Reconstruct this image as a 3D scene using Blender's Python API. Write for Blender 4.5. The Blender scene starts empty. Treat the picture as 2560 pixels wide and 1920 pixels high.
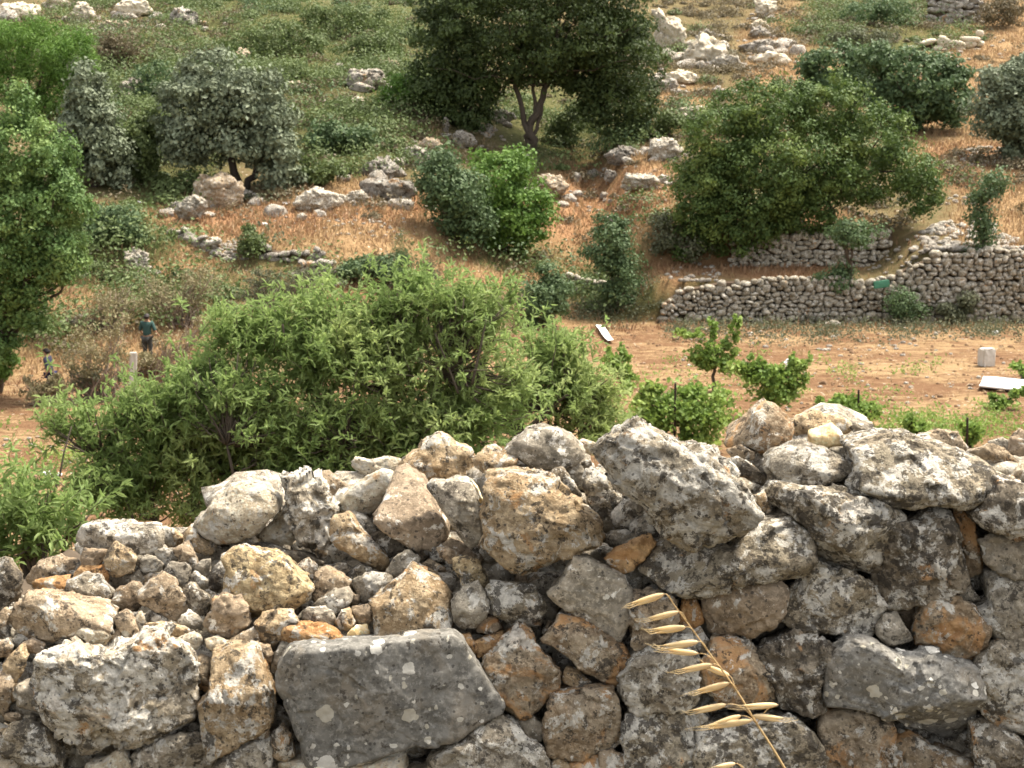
import bpy, bmesh, math, random
import numpy as np
from mathutils import Vector

# ------------------------------------------------------------------ camera, sky, sun, exposure
scene = bpy.context.scene
COL = scene.collection
R = math.radians
FPX = 1280 / math.tan(R(17.5))            # focal length in photograph pixels
PITCH = R(10.17)
CAM = bpy.data.cameras.new("camera")
cam = bpy.data.objects.new("camera", CAM); COL.objects.link(cam)
CAM.sensor_width = 36.0
CAM.lens = 18.0 / math.tan(R(17.5))
CAM.dof.use_dof = True; CAM.dof.focus_distance = 3.0; CAM.dof.aperture_fstop = 22.0
CAM.clip_start = 0.05; CAM.clip_end = 2000
cam.location = (0, 0, 0)
cam.rotation_euler = (R(90) - PITCH, 0, 0)
scene.camera = cam

SUN_AZ, SUN_EL = R(62), R(66)            # azimuth clockwise from +Y
SUN_DIR = Vector((math.sin(SUN_AZ) * math.cos(SUN_EL), math.cos(SUN_AZ) * math.cos(SUN_EL), math.sin(SUN_EL)))
world = bpy.data.worlds.new("World"); scene.world = world
world.use_nodes = True
wn = world.node_tree.nodes; wl = world.node_tree.links
sky = wn.new("ShaderNodeTexSky"); sky.sky_type = 'NISHITA'; sky.sun_disc = False
sky.sun_elevation = SUN_EL; sky.sun_rotation = SUN_AZ
sky.air_density = 1.0; sky.dust_density = 4.0; sky.ozone_density = 1.0
bg = wn["Background"]; bg.inputs[1].default_value = 0.15
haze_ = wn.new("ShaderNodeHueSaturation"); haze_.inputs["Saturation"].default_value = 0.22      # thin bright haze: a whiter sky
wl.new(sky.outputs[0], haze_.inputs["Color"]); wl.new(haze_.outputs[0], bg.inputs[0])
sd = bpy.data.lights.new("sun", 'SUN'); sd.energy = 3.2; sd.angle = R(10.0); sd.color = (1.0, 0.91, 0.77)
sun = bpy.data.objects.new("sun", sd); COL.objects.link(sun)
sun.rotation_euler = SUN_DIR.to_track_quat('Z', 'Y').to_euler()
scene.view_settings.view_transform = 'Standard'
scene.view_settings.look = 'None'
scene.view_settings.exposure = 1.5
scene.view_settings.gamma = 1.0

# ------------------------------------------------------------------ layout: photo pixels <-> metres
DS = 2560 / 2212.0
CP, SP = math.cos(PITCH), math.sin(PITCH)

def unproj(u, v, Y):
    """photo pixel (2560 wide) at distance Y -> point"""
    a = (u - 1280) / FPX; b = -(v - 960) / FPX
    dy = CP + b * SP; dz = -SP + b * CP
    s = Y / dy
    return a * s, Y, dz * s

def proj(x, y, z):
    f = y * CP - z * SP; up = y * SP + z * CP
    f = np.maximum(f, 1e-3)
    return (1280 + FPX * x / f) / DS, (960 - FPX * up / f) / DS      # in 2212-wide units

def sstep(a, b, t):
    t = np.clip((t - a) / (b - a), 0, 1); return t * t * (3 - 2 * t)

# ------------------------------------------------------------------ noise
_rng = np.random.RandomState(7)
_perm = _rng.permutation(512).astype(np.int64)
_perm = np.concatenate([_perm, _perm, _perm])
_grad = _rng.normal(size=(512, 3)); _grad /= np.linalg.norm(_grad, axis=1)[:, None]

def perlin(P):
    P = np.asarray(P, float)
    I = np.floor(P).astype(np.int64); F = P - I
    W = F * F * F * (F * (F * 6 - 15) + 10)
    I &= 511
    out = 0
    for dx in (0, 1):
        for dy in (0, 1):
            for dz in (0, 1):
                h = _perm[_perm[_perm[I[:, 0] + dx] + I[:, 1] + dy] % 512 + I[:, 2] + dz] % 512
                g = _grad[h]
                d = g[:, 0] * (F[:, 0] - dx) + g[:, 1] * (F[:, 1] - dy) + g[:, 2] * (F[:, 2] - dz)
                w = (W[:, 0] if dx else 1 - W[:, 0]) * (W[:, 1] if dy else 1 - W[:, 1]) * (W[:, 2] if dz else 1 - W[:, 2])
                out = out + d * w
    return out * 1.5

def fbm(P, octv=4, gain=0.5):
    s = 0; a = 1.0; t = 0
    for i in range(octv):
        s = s + a * perlin(P * (2.03 ** i) + 17.3 * i); t += a; a *= gain
    return s / t

def billow(P, octv=3):
    s = 0; a = 1.0; t = 0
    for i in range(octv):
        s = s + a * (1 - 2 * np.abs(perlin(P * (2.1 ** i) + 9.1 * i))); t += a; a *= 0.5
    return s / t

# ------------------------------------------------------------------ mesh helpers
def mesh_from(name, V, Q, smooth=True):
    V = np.asarray(V, np.float32); Q = np.asarray(Q, np.int32)
    k = Q.shape[1]
    me = bpy.data.meshes.new(name)
    me.vertices.add(len(V)); me.vertices.foreach_set("co", V.ravel())
    me.loops.add(Q.size); me.loops.foreach_set("vertex_index", Q.ravel())
    me.polygons.add(len(Q))
    me.polygons.foreach_set("loop_start", np.arange(0, Q.size, k, dtype=np.int32))
    me.polygons.foreach_set("loop_total", np.full(len(Q), k, np.int32))
    me.polygons.foreach_set("use_smooth", np.full(len(Q), smooth))
    me.update(calc_edges=True); me.validate()
    return me

def link(name, me, mat=None, parent=None, loc=(0, 0, 0)):
    o = bpy.data.objects.new(name, me); COL.objects.link(o)
    if mat is not None and me is not None:
        me.materials.append(mat)
    o.location = loc
    if parent is not None:
        o.parent = parent
    return o

def tag(o, label=None, cat=None, group=None, kind=None):
    if label: o["label"] = label
    if cat: o["category"] = cat
    if group: o["group"] = group
    if kind: o["kind"] = kind
    return o

def thing(name, label, cat, loc=(0, 0, 0), group=None):
    o = bpy.data.objects.new(name, None); COL.objects.link(o); o.location = loc
    o.empty_display_size = 0.1
    return tag(o, label, cat, group)

class Acc:
    """collects quads for one mesh"""
    def __init__(s): s.V = []; s.Q = []; s.n = 0
    def add(s, V, Q):
        V = np.asarray(V, float); s.V.append(V); s.Q.append(np.asarray(Q) + s.n); s.n += len(V)
    def mesh(s, name, smooth=True):
        return mesh_from(name, np.concatenate(s.V), np.concatenate(s.Q), smooth)

def tube(acc, pts, radii, seg=6):
    pts = np.asarray(pts, float); n = len(pts)
    T = np.gradient(pts, axis=0); T /= np.linalg.norm(T, axis=1)[:, None] + 1e-9
    ref = np.array([0.3, 0.9, 0.2])
    A = np.cross(T, ref); A /= np.linalg.norm(A, axis=1)[:, None] + 1e-9
    B = np.cross(T, A)
    th = np.arange(seg) * 2 * np.pi / seg
    rr = np.asarray(radii, float)[:, None, None]
    V = pts[:, None, :] + rr * (np.cos(th)[None, :, None] * A[:, None, :] + np.sin(th)[None, :, None] * B[:, None, :])
    V = V.reshape(-1, 3)
    Q = []
    for i in range(n - 1):
        for j in range(seg):
            k = (j + 1) % seg
            Q.append((i * seg + j, i * seg + k, (i + 1) * seg + k, (i + 1) * seg + j))
    c = len(V)
    V = np.vstack([V, pts[-1:], pts[:1]])
    for j in range(0, seg, 2):
        Q.append(((n - 1) * seg + j, (n - 1) * seg + (j + 1) % seg, (n - 1) * seg + (j + 2) % seg, c))
        Q.append(((j + 2) % seg, (j + 1) % seg, j, c + 1))
    acc.add(V, Q)

_cs = {}
def cubesphere(n):
    if n in _cs: return _cs[n]
    t = np.tan(np.linspace(-1, 1, n + 1) * np.pi / 4)
    Vs = []; Qs = []; off = 0
    for ax in range(3):
        for sg in (-1, 1):
            a, b = np.meshgrid(t, t, indexing='ij')
            P = np.zeros((n + 1, n + 1, 3))
            P[..., ax] = sg; P[..., (ax + 1) % 3] = a; P[..., (ax + 2) % 3] = b
            idx = np.arange((n + 1) ** 2).reshape(n + 1, n + 1) + off
            q = np.stack([idx[:-1, :-1], idx[1:, :-1], idx[1:, 1:], idx[:-1, 1:]], -1).reshape(-1, 4)
            if sg < 0: q = q[:, ::-1]
            Vs.append(P.reshape(-1, 3)); Qs.append(q); off += (n + 1) ** 2
    V = np.concatenate(Vs); Q = np.concatenate(Qs)
    key = np.round(V, 5)
    _, first, inv = np.unique(key, axis=0, return_index=True, return_inverse=True)
    inv = inv.ravel()
    V = V[first]; Q = inv[Q]
    V = V / np.linalg.norm(V, axis=1)[:, None]
    _cs[n] = (V, Q)
    return _cs[n]

# ------------------------------------------------------------------ node materials
class NT:
    def __init__(s, name):
        s.m = bpy.data.materials.new(name); s.m.use_nodes = True
        s.t = s.m.node_tree; s.t.nodes.clear()
        s.out = s.t.nodes.new("ShaderNodeOutputMaterial")
    def n(s, typ, **kw):
        nd = s.t.nodes.new(typ)
        for k, v in kw.items():
            if k.startswith("i_"):
                key = k[2:]; key = int(key) if key.isdigit() else key.replace("_", " ")
                inp = nd.inputs[key]
                if hasattr(v, "is_output") or isinstance(v, bpy.types.NodeSocket): s.t.links.new(v, inp)
                else: inp.default_value = v
            else: setattr(nd, k, v)
        return nd
    def math(s, op, a, b=0.5, clamp=False):
        nd = s.t.nodes.new("ShaderNodeMath"); nd.operation = op; nd.use_clamp = clamp
        for i, v in enumerate((a, b)):
            if isinstance(v, bpy.types.NodeSocket): s.t.links.new(v, nd.inputs[i])
            else: nd.inputs[i].default_value = v
        return nd.outputs[0]
    def mix(s, f, a, b, blend='MIX'):
        nd = s.t.nodes.new("ShaderNodeMix"); nd.data_type = 'RGBA'; nd.blend_type = blend
        for i, v in ((0, f), (6, a), (7, b)):
            if isinstance(v, bpy.types.NodeSocket): s.t.links.new(v, nd.inputs[i])
            elif i == 0: nd.inputs[0].default_value = v
            else: nd.inputs[i].default_value = (*v, 1) if len(v) == 3 else v
        return nd.outputs[2]
    def ramp(s, f, a, b):
        nd = s.t.nodes.new("ShaderNodeMapRange"); nd.interpolation_type = 'SMOOTHSTEP'
        s.t.links.new(f, nd.inputs[0]); nd.inputs[1].default_value = a; nd.inputs[2].default_value = b
        return nd.outputs[0]
    def noise(s, vec, scale, detail=4, rough=0.55, dist=0.0):
        nd = s.n("ShaderNodeTexNoise", i_Scale=scale, i_Detail=detail, i_Roughness=rough, i_Distortion=dist)
        s.t.links.new(vec, nd.inputs["Vector"]); return nd.outputs[0]
    def bsdf(s, color, rough=0.9, normal=None, spec=0.25):
        p = s.n("ShaderNodeBsdfPrincipled")
        if isinstance(color, bpy.types.NodeSocket): s.t.links.new(color, p.inputs["Base Color"])
        else: p.inputs["Base Color"].default_value = (*color, 1)
        p.inputs["Roughness"].default_value = rough
        p.inputs["Specular IOR Level"].default_value = spec
        if normal is not None: s.t.links.new(normal, p.inputs["Normal"])
        return p.outputs[0]
    def surf(s, sh): s.t.links.new(sh, s.out.inputs[0])

def stone_mat(name, c1, c2, white=0.3, dark=0.35, orange=0.15, spots=0.3, bump=1.0, wcol=(0.74, 0.69, 0.59), scale=1.0):
    t = NT(name)
    tc = t.n("ShaderNodeTexCoord"); oi = t.n("ShaderNodeObjectInfo")
    off = t.n("ShaderNodeVectorMath", operation='MULTIPLY_ADD')
    comb = t.n("ShaderNodeCombineXYZ")
    rnd = oi.outputs["Random"]
    t.t.links.new(t.math('MULTIPLY', rnd, 37.0), comb.inputs[0])
    t.t.links.new(t.math('MULTIPLY', rnd, 91.0), comb.inputs[1])
    t.t.links.new(t.math('MULTIPLY', rnd, 61.0), comb.inputs[2])
    off.inputs[1].default_value = (scale,) * 3
    t.t.links.new(tc.outputs["Object"], off.inputs[0]); t.t.links.new(comb.outputs[0], off.inputs[2])
    v = off.outputs[0]
    col = t.mix(t.ramp(t.noise(v, 9, 5, 0.6), 0.40, 0.60), c1, c2)
    col = t.mix(t.math('MULTIPLY', t.ramp(t.noise(v, 5, 4, 0.6), 0.50, 0.64), 0.26), col, t.mix(0.5, c2, (0.46, 0.32, 0.16)))      # earthy tint
    col = t.mix(t.math('MULTIPLY', t.ramp(t.noise(v, 30, 8, 0.7), 0.45, 0.60), 0.60), col, tuple(c * 0.52 for c in c1))
    col = t.mix(t.math('MULTIPLY', t.ramp(t.noise(v, 75, 6, 0.7), 0.50, 0.62), 0.55), col, tuple(min(0.8, c * 1.6) for c in c2))
    if orange > 0:
        om = t.ramp(t.noise(v, 6.5, 6, 0.62, 0.6), 0.62 - 0.18 * orange, 0.68 - 0.16 * orange)
        col = t.mix(t.math('MULTIPLY', om, 0.8), col, t.mix(t.noise(v, 40, 4), (0.36, 0.15, 0.055), (0.60, 0.38, 0.17)))
    if white > 0:
        wm = t.ramp(t.noise(v, 13, 10, 0.74, 0.4), 0.585 - 0.15 * white, 0.612 - 0.15 * white)
        col = t.mix(t.math('MULTIPLY', wm, 0.88), col, t.mix(t.ramp(t.noise(v, 60, 4), .35, .65), tuple(c * 0.60 for c in wcol), wcol))
    if dark > 0:
        dm = t.ramp(t.noise(v, 22, 10, 0.76, 0.2), 0.595 - 0.13 * dark, 0.622 - 0.13 * dark)
        col = t.mix(t.math('MULTIPLY', dm, 0.82), col, (0.055, 0.046, 0.036))
        vd = t.n("ShaderNodeTexVoronoi", i_Scale=70.0); t.t.links.new(v, vd.inputs["Vector"])
        sep = t.n("ShaderNodeSeparateColor"); t.t.links.new(vd.outputs["Color"], sep.inputs[0])
        dk = t.math('LESS_THAN', vd.outputs["Distance"], t.math('MULTIPLY', t.math('SUBTRACT', sep.outputs[1], 0.60), 0.9))
        col = t.mix(t.math('MULTIPLY', dk, 0.7), col, (0.045, 0.04, 0.036))
    if spots > 0:
        for sc, sd_, k_ in ((13.0, 0.0, .95), (34.0, 5.0, .9)):
            wv = t.n("ShaderNodeVectorMath", operation='ADD'); t.t.links.new(v, wv.inputs[0])
            nz = t.n("ShaderNodeTexNoise", i_Scale=50.0, i_Detail=4.0); t.t.links.new(v, nz.inputs["Vector"])
            sc2 = t.n("ShaderNodeVectorMath", operation='MULTIPLY_ADD'); t.t.links.new(nz.outputs["Color"], sc2.inputs[0])
            sc2.inputs[1].default_value = (0.022,) * 3; sc2.inputs[2].default_value = (sd_,) * 3
            t.t.links.new(sc2.outputs[0], wv.inputs[1])
            vo = t.n("ShaderNodeTexVoronoi", i_Scale=sc); t.t.links.new(wv.outputs[0], vo.inputs["Vector"])
            sep = t.n("ShaderNodeSeparateColor"); t.t.links.new(vo.outputs["Color"], sep.inputs[0])
            rad = t.math('MULTIPLY', t.math('SUBTRACT', sep.outputs[0], 1.0 - k_ * spots), 0.46)
            sm = t.math('LESS_THAN', vo.outputs["Distance"], rad)
            scol = t.mix(sep.outputs[2], (0.64, 0.61, 0.54), (0.42, 0.38, 0.29))
            col = t.mix(t.math('MULTIPLY', sm, t.math('ADD', t.math('MULTIPLY', t.noise(v, 45, 5), 0.6), .5), True), col, scol)
    # stone to stone value shift
    hsv = t.n("ShaderNodeHueSaturation"); t.t.links.new(col, hsv.inputs["Color"])
    t.t.links.new(t.math('ADD', t.math('MULTIPLY', rnd, 0.34), 0.86), hsv.inputs["Value"])
    col = hsv.outputs[0]
    h = t.math('ADD', t.math('MULTIPLY', t.noise(v, 45, 8, 0.68), 1.0), t.math('MULTIPLY', t.noise(v, 150, 6, 0.7), 0.5))
    b = t.n("ShaderNodeBump", i_Strength=min(1.0, 0.9 * bump), i_Distance=0.022 * bump / scale); t.t.links.new(h, b.inputs["Height"])
    t.surf(t.bsdf(col, 0.93, b.outputs[0], 0.15))
    return t.m

SM = {
 'slab': stone_mat("slab_grey_limestone", (0.150, 0.141, 0.122), (0.205, 0.193, 0.168), white=0.0, dark=0.04, orange=0.0, spots=0.80, bump=0.35),
 'grey': stone_mat("grey_limestone", (0.259, 0.221, 0.167), (0.372, 0.327, 0.251), white=0.45, dark=0.38, orange=0.0, spots=0.28),
 'flat': stone_mat("smooth_grey_limestone", (0.207, 0.181, 0.137), (0.300, 0.261, 0.201), white=0.15, dark=0.15, orange=0.0, spots=0.36, bump=0.6),
 'buff': stone_mat("buff_limestone", (0.352, 0.246, 0.137), (0.476, 0.366, 0.230), white=0.40, dark=0.34, orange=0.15, spots=0.10),
 'tan':  stone_mat("tan_limestone", (0.310, 0.227, 0.143), (0.424, 0.332, 0.226), white=0.30, dark=0.36, orange=0.05, spots=0.12),
 'pale': stone_mat("pale_limestone", (0.54, 0.44, 0.30), (0.64, 0.55, 0.41), white=0.35, dark=0.05, orange=0.12, spots=0.05),
 'mix':  stone_mat("mottled_limestone", (0.279, 0.236, 0.172), (0.424, 0.361, 0.265), white=0.70, dark=0.42, orange=0.20, spots=0.36),
 'dark': stone_mat("dark_lichened_limestone", (0.161, 0.131, 0.094), (0.269, 0.227, 0.167), white=0.42, dark=0.62, orange=0.05, spots=0.34),
 'lich': stone_mat("black_and_white_lichened_limestone", (0.238, 0.196, 0.137), (0.331, 0.282, 0.201), white=0.62, dark=0.66, orange=0.10, spots=0.38),
 'orange': stone_mat("rusty_orange_limestone", (0.46, 0.23, 0.09), (0.54, 0.34, 0.17), white=0.12, dark=0.08, orange=0.5, spots=0.0),
 'rust': stone_mat("orange_stained_limestone", (0.27, 0.19, 0.115), (0.36, 0.29, 0.20), white=0.28, dark=0.30, orange=0.62, spots=0.12),
 'brown': stone_mat("brown_limestone", (0.20, 0.15, 0.10), (0.29, 0.225, 0.155), white=0.08, dark=0.14, orange=0.18, spots=0.05, bump=0.7),
 'yellow': stone_mat("ochre_limestone", (0.35, 0.245, 0.125), (0.46, 0.36, 0.21), white=0.30, dark=0.46, orange=0.35, spots=0.0),
 'cream': stone_mat("yellow_cream_limestone", (0.66, 0.47, 0.22), (0.72, 0.56, 0.32), white=0.05, dark=0.0, orange=0.05, spots=0.0, bump=0.5),
 'hill': stone_mat("weathered_hill_limestone", (0.34, 0.30, 0.25), (0.48, 0.43, 0.36), white=0.35, dark=0.30, orange=0.10, spots=0.0, scale=0.25, bump=2.0),
 'far':  stone_mat("terrace_limestone", (0.26, 0.225, 0.165), (0.38, 0.34, 0.265), white=0.35, dark=0.30, orange=0.04, spots=0.0, scale=0.5),
}
# ------------------------------------------------------------------ stones
ZONE = {'A': (0, 1300, 800 / 2141), 'B': (400, 1150, 800 / 2212), 'C': (850, 1000, 800 / 2212), 'D': (700, 1500, 800 / 2212),
        'E': (1300, 1320, 800 / 2212), 'F': (1760, 980, 800 / 2212), 'G': (1860, 1320, 700 / 1936), 'S': (0, 0, DS)}

def ray_outline(P, c, nth):
    """radius of polygon P (Nx2) from c at nth angles (farthest hit)"""
    th = np.arange(nth) * 2 * np.pi / nth
    D = np.stack([np.cos(th), np.sin(th)], 1)
    A = P - c; B = np.roll(P, -1, 0) - c
    E = B - A
    den = D[:, None, 0] * E[None, :, 1] - D[:, None, 1] * E[None, :, 0]
    den = np.where(np.abs(den) < 1e-12, 1e-12, den)
    t = (A[None, :, 0] * E[None, :, 1] - A[None, :, 1] * E[None, :, 0]) / den
    s = (A[None, :, 0] * D[:, None, 1] - A[None, :, 1] * D[:, None, 0]) / den
    ok = (t > 0) & (s >= -1e-9) & (s <= 1 + 1e-9)
    r = np.where(ok, t, -1).max(1)
    bad = r <= 0
    if bad.any():
        r[bad] = np.median(r[~bad])
    return r

def worley(P, seed):
    """distance to the nearest and second nearest jittered lattice points"""
    I = np.floor(P).astype(np.int64); best = np.full(len(P), 9.0); sec = np.full(len(P), 9.0)
    for dx in (-1, 0, 1):
        for dy in (-1, 0, 1):
            for dz in (-1, 0, 1):
                J = I + (dx, dy, dz)
                h = _perm[(_perm[(_perm[(J[:, 0] + seed) & 511] + J[:, 1]) & 511] + J[:, 2]) & 511]
                c = J + 0.5 + 0.45 * _grad[h]
                d = ((P - c) ** 2).sum(1)
                sec = np.where(d < best, best, np.minimum(sec, d)); best = np.minimum(best, d)
    return np.sqrt(best), np.sqrt(sec)

def fracture(P, seed):
    """flat, slightly stepped break planes: each cell carries its own tilt"""
    I = np.floor(P).astype(np.int64); best = np.full(len(P), 9.0); out = np.zeros(len(P))
    for dx in (-1, 0, 1):
        for dy in (-1, 0, 1):
            for dz in (-1, 0, 1):
                J = I + (dx, dy, dz)
                h = _perm[(_perm[(_perm[(J[:, 0] + seed) & 511] + J[:, 1]) & 511] + J[:, 2]) & 511]
                e = P - (J + 0.5 + 0.45 * _grad[h]); d = (e ** 2).sum(1)
                k = d < best
                out = np.where(k, (e * _grad[(h * 7 + 3) & 511]).sum(1) + .35 * _grad[(h * 3 + 1) & 511, 0], out); best = np.where(k, d, best)
    return out

def stone_geometry(poly, thick=None, n=14, p=9.0, ridges=(), facets=3, rough=1.0, seed=0, top=None, layered=0.0, smooth=0.7):
    """poly: outline in metres (x,z) about the origin. Returns V,Q. Front is -y. The face is broken into flat facets."""
    rs = np.random.RandomState(seed)
    area = 0.5 * abs(np.sum(poly[:, 0] * np.roll(poly[:, 1], -1) - np.roll(poly[:, 0], -1) * poly[:, 1]))
    size = math.sqrt(area)
    T = thick if thick else size * rs.uniform(0.75, 0.95)
    p = p if size > .13 or p < 6 else 6.0
    nth = 720
    r = ray_outline(poly, np.zeros(2), nth)
    k = np.exp(-0.5 * (np.arange(-20, 21) / (2.0 * smooth + 1e-3)) ** 2); k /= k.sum()
    r = np.convolve(np.concatenate([r[-20:], r, r[:20]]), k, 'valid')
    Dv, Q = cubesphere(n)
    th = np.arctan2(Dv[:, 2], Dv[:, 0]) % (2 * np.pi)
    ti = th / (2 * np.pi) * nth
    i0 = np.floor(ti).astype(int) % nth; fr = ti - np.floor(ti)
    Rr = r[i0] * (1 - fr) + r[(i0 + 1) % nth] * fr
    rho = np.clip(np.hypot(Dv[:, 0], Dv[:, 2]), 0, 1)
    phi = np.arcsin(rho)
    tt = np.linspace(0, np.pi / 2, 1500); fc = np.sin(tt) ** (2 / p); gc = np.cos(tt) ** (2 / p)      # even spacing over face and flanks
    sl_ = np.r_[0, np.cumsum(np.hypot(np.diff(fc) * size * .5, np.diff(gc) * T * .35))]; sl_ /= sl_[-1]
    tp = phi / (np.pi / 2); tp = np.interp(tp, [0, .5, .78, 1], [0, .55, .84, 1])
    f = np.interp(tp, sl_, fc); g = np.interp(tp, sl_, gc)
    X = Rr * f * np.cos(th); Z = Rr * f * np.sin(th)
    front = Dv[:, 1] < 0
    h = T * g * np.where(front, .22, .78)
    rec = np.zeros(len(X))
    zt = poly[:, 1].max()
    for (q, nn, sl) in ridges:
        rec = np.maximum(rec, sl * ((X - q[0]) * nn[0] + (Z - q[1]) * nn[1]))
    if top is None: top = rs.uniform(0.6, 1.3)
    if top > 0 and not len(ridges):
        tl = rs.uniform(-0.35, 0.35)
        rec = np.maximum(rec, top * ((X * math.sin(tl) + Z * math.cos(tl)) - zt * rs.uniform(0.3, 0.6)))
    # bevels along the outline's own edges, and a few facets across the face
    ne = len(poly)
    for i in range(ne):
        e0, e1 = poly[i], poly[(i + 1) % ne]; e = e1 - e0; L = np.hypot(*e)
        if L < size * .10 or rs.uniform() < .40: continue
        nn = np.array([e[1], -e[0]]) / L
        if nn @ (e0 + e1) < 0: nn = -nn
        inset = rs.uniform(.02, .12) * size * (1.0 if facets else .22)
        rec = np.maximum(rec, rs.uniform(.4, 1.5) * (X * nn[0] + Z * nn[1] - (e0 @ nn - inset)))
    for i in range(facets + (3 if size < .12 else 1)):
        a = rs.uniform(0, 2 * np.pi); q = rs.uniform(-0.05, 0.45) * size * 0.5
        rec = np.maximum(rec, rs.uniform(0.12, 0.55) * (X * math.cos(a) + Z * math.sin(a) - q))
    tilt = rs.uniform(-.07, .07, 2) * min(1, facets)
    off = rs.uniform(0, 60, 3)
    Y = rec + tilt[0] * X + tilt[1] * Z + np.where(front, -h, h)
    # the back half narrows, so the outline belongs to the face
    bs = np.where(front, 0, g)
    tb = np.clip(.24 * T / max(zt, size * .25), .18, .6)
    V = np.stack([X * (1 - .25 * bs), Y, Z * (1 - tb * bs)], 1)
    Nn = np.stack([X / (size * .5) ** 2 * f ** 3, np.where(front, -1, 1) * g / (T * .5), Z / (size * .5) ** 2 * f ** 3], 1)
    Nn /= np.linalg.norm(Nn, axis=1)[:, None] + 1e-9
    Pn = V / size
    w1, w2 = worley(Pn * 3.2 + off, seed); w3, w4 = worley(Pn * 8.5 + off, seed + 5)
    wp = Pn + .05 * np.stack([perlin(Pn * 6 + off), perlin(Pn * 6 + off + 9), perlin(Pn * 6 + off + 19)], 1)
    d = 0.022 * fbm(Pn * 2.4 + off, 2) + 0.066 * fracture(wp * 2.6 + off, seed) + 0.028 * fracture(wp * 6.5 + off, seed + 3) + 0.020 * fbm(Pn * 9 + off, 3) - 0.010 * (w3 - .5) - 0.016 * np.abs(perlin(Pn * 13 + off))
    d = d - .010 * np.clip(1 - (w2 - w1) / .08, 0, 1)
    w5, _w = worley(V * 60 + off, seed + 9)
    d = d + (0.0042 * fbm(V * 45 + off, 4, .62) - .0032 * (w5 - .5)) / size
    if layered:
        L = Pn * np.array([1.6, 1.6, 9.0]) + off
        d = d + layered * (0.05 * perlin(L) - 0.045 * np.abs(perlin(L * 2.1 + 5)))
    for i in range(4):          # knocked-off chips
        cdir = V[rs.randint(len(V))]
        dd = np.linalg.norm(V - cdir, axis=1) / size
        d = d - 0.05 * rs.uniform(0.3, 1) * np.clip(1 - dd / rs.uniform(0.12, 0.3), 0, 1)
    V = V + Nn * (d * size * rough)[:, None]
    return V, Q, T, size

def depth_at(u, v_bottom):
    """distance of a stone whose lowest visible point is at photo row v_bottom"""
    if u > 1550:
        return float(np.interp(v_bottom, [1050, 1110, 1180, 1260, 1350, 1950], [4.85, 4.62, 4.40, 4.22, 4.14, 4.0]))
    if u > 1100:
        return float(np.interp(v_bottom, [1080, 1180, 1300, 1430, 1560, 1950], [4.80, 4.66, 4.45, 4.30, 4.16, 4.0]))
    return float(np.interp(v_bottom, [1180, 1300, 1420, 1500, 1620, 1700, 1950], [4.85, 4.68, 4.50, 4.38, 4.16, 4.08, 4.0]))

wall = thing("dry_stone_wall", "grey rubble dry stone wall of lichened limestone across the foreground", "wall", (0, 4.1, -2.0))
SK = {}           # every traced stone: centre and size, used to keep the fill behind them
_sid = 0
def stone(zone, tone, poly, label=None, part=None, dy=0.0, thick=None, ridge=(), **kw):
    """label -> loose stone lying on the wall (a thing); otherwise a stone built into the wall (a part)"""
    global _sid
    _sid += 1
    ox, oy, s = ZONE[zone]
    P = np.array(poly, float) * s + (ox, oy)
    u0, v0 = P.mean(0); vb = P[:, 1].max()
    Y = depth_at(u0, vb) + dy
    M = np.array([unproj(u, v, Y + .04) for u, v in P])[:, [0, 2]]
    x, z = M[:, 0], M[:, 1]; x2, z2 = np.roll(x, -1), np.roll(z, -1)
    cr = x * z2 - x2 * z; a = cr.sum() / 2
    c = np.array([((x + x2) * cr).sum(), ((z + z2) * cr).sum()]) / (6 * a)
    M = M - c
    M *= 1.03
    if ridge: kw.setdefault('rough', .78)
    rid = []
    for (p1, p2, sl) in ridge:          # ground on the left of p1->p2 (seen in the photo) leans back
        q = [np.array(unproj(pp[0] * s + ox, pp[1] * s + oy, Y + .04))[[0, 2]] - c for pp in (p1, p2)]
        d = q[1] - q[0]; nn = np.array([-d[1], d[0]]) / np.hypot(*d)
        rid.append((q[0], nn, sl))
    size_px = math.sqrt(abs(a)) * FPX / Y * 0.4
    n = int(np.clip(size_px * 0.46, 10, 62))
    V, Q, T, size = stone_geometry(M, thick, n, ridges=rid, seed=_sid * 7 + 3, **kw)
    me = mesh_from("stone", V, Q)
    loc = Vector((c[0], Y + .04, c[1]))
    SK[_sid] = (loc, size)
    if label:
        o = link("loose_stone", me, SM[tone], None, loc)
        tag(o, label, "stone", "loose stones along the top of the wall")
    else:
        o = link("stone", me, SM[tone], wall, loc - wall.location)
        if part: o["label"] = part
    return o

S = stone
# ---- left end: the collapsed rubble
S('A', 'dark', [(-70,300),(0,260),(30,275),(75,330),(130,390),(135,430),(110,520),(60,580),(0,640),(-60,600)], "dark grey rounded rock at the far left end, cut by the photo edge", p=4)
S('A', 'tan', [(165,410),(215,320),(290,270),(370,250),(430,270),(510,290),(510,360),(440,420),(250,440),(170,440)], "tan rock behind the orange slab at the low left end", dy=.14)
S('A', 'orange', [(215,440),(240,400),(330,390),(445,385),(460,440),(430,510),(330,490),(225,475)], "flat orange slab wedged left of the white-topped rock", facets=1)
S('A', 'orange', [(480,400),(530,310),(700,310),(722,370),(715,440),(640,470),(520,420)], "orange block sitting behind and above the white-topped rock", dy=.04, facets=1)
S('A', 'mix', [(425,475),(460,410),(540,380),(640,390),(700,450),(750,520),(690,585),(560,560),(470,530)], "white-topped grey rock in front of the orange block", ridge=[((430,470),(740,500),.9)])
S('A', 'grey', [(508,140),(545,40),(620,20),(850,25),(880,40),(1070,35),(1092,90),(1088,190),(920,225),(830,210),(720,220),(600,220),(512,195)], "long grey ledge-like stone with a notched top at the left", ridge=[((520,90),(1090,80),1.0)], facets=1)
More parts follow.
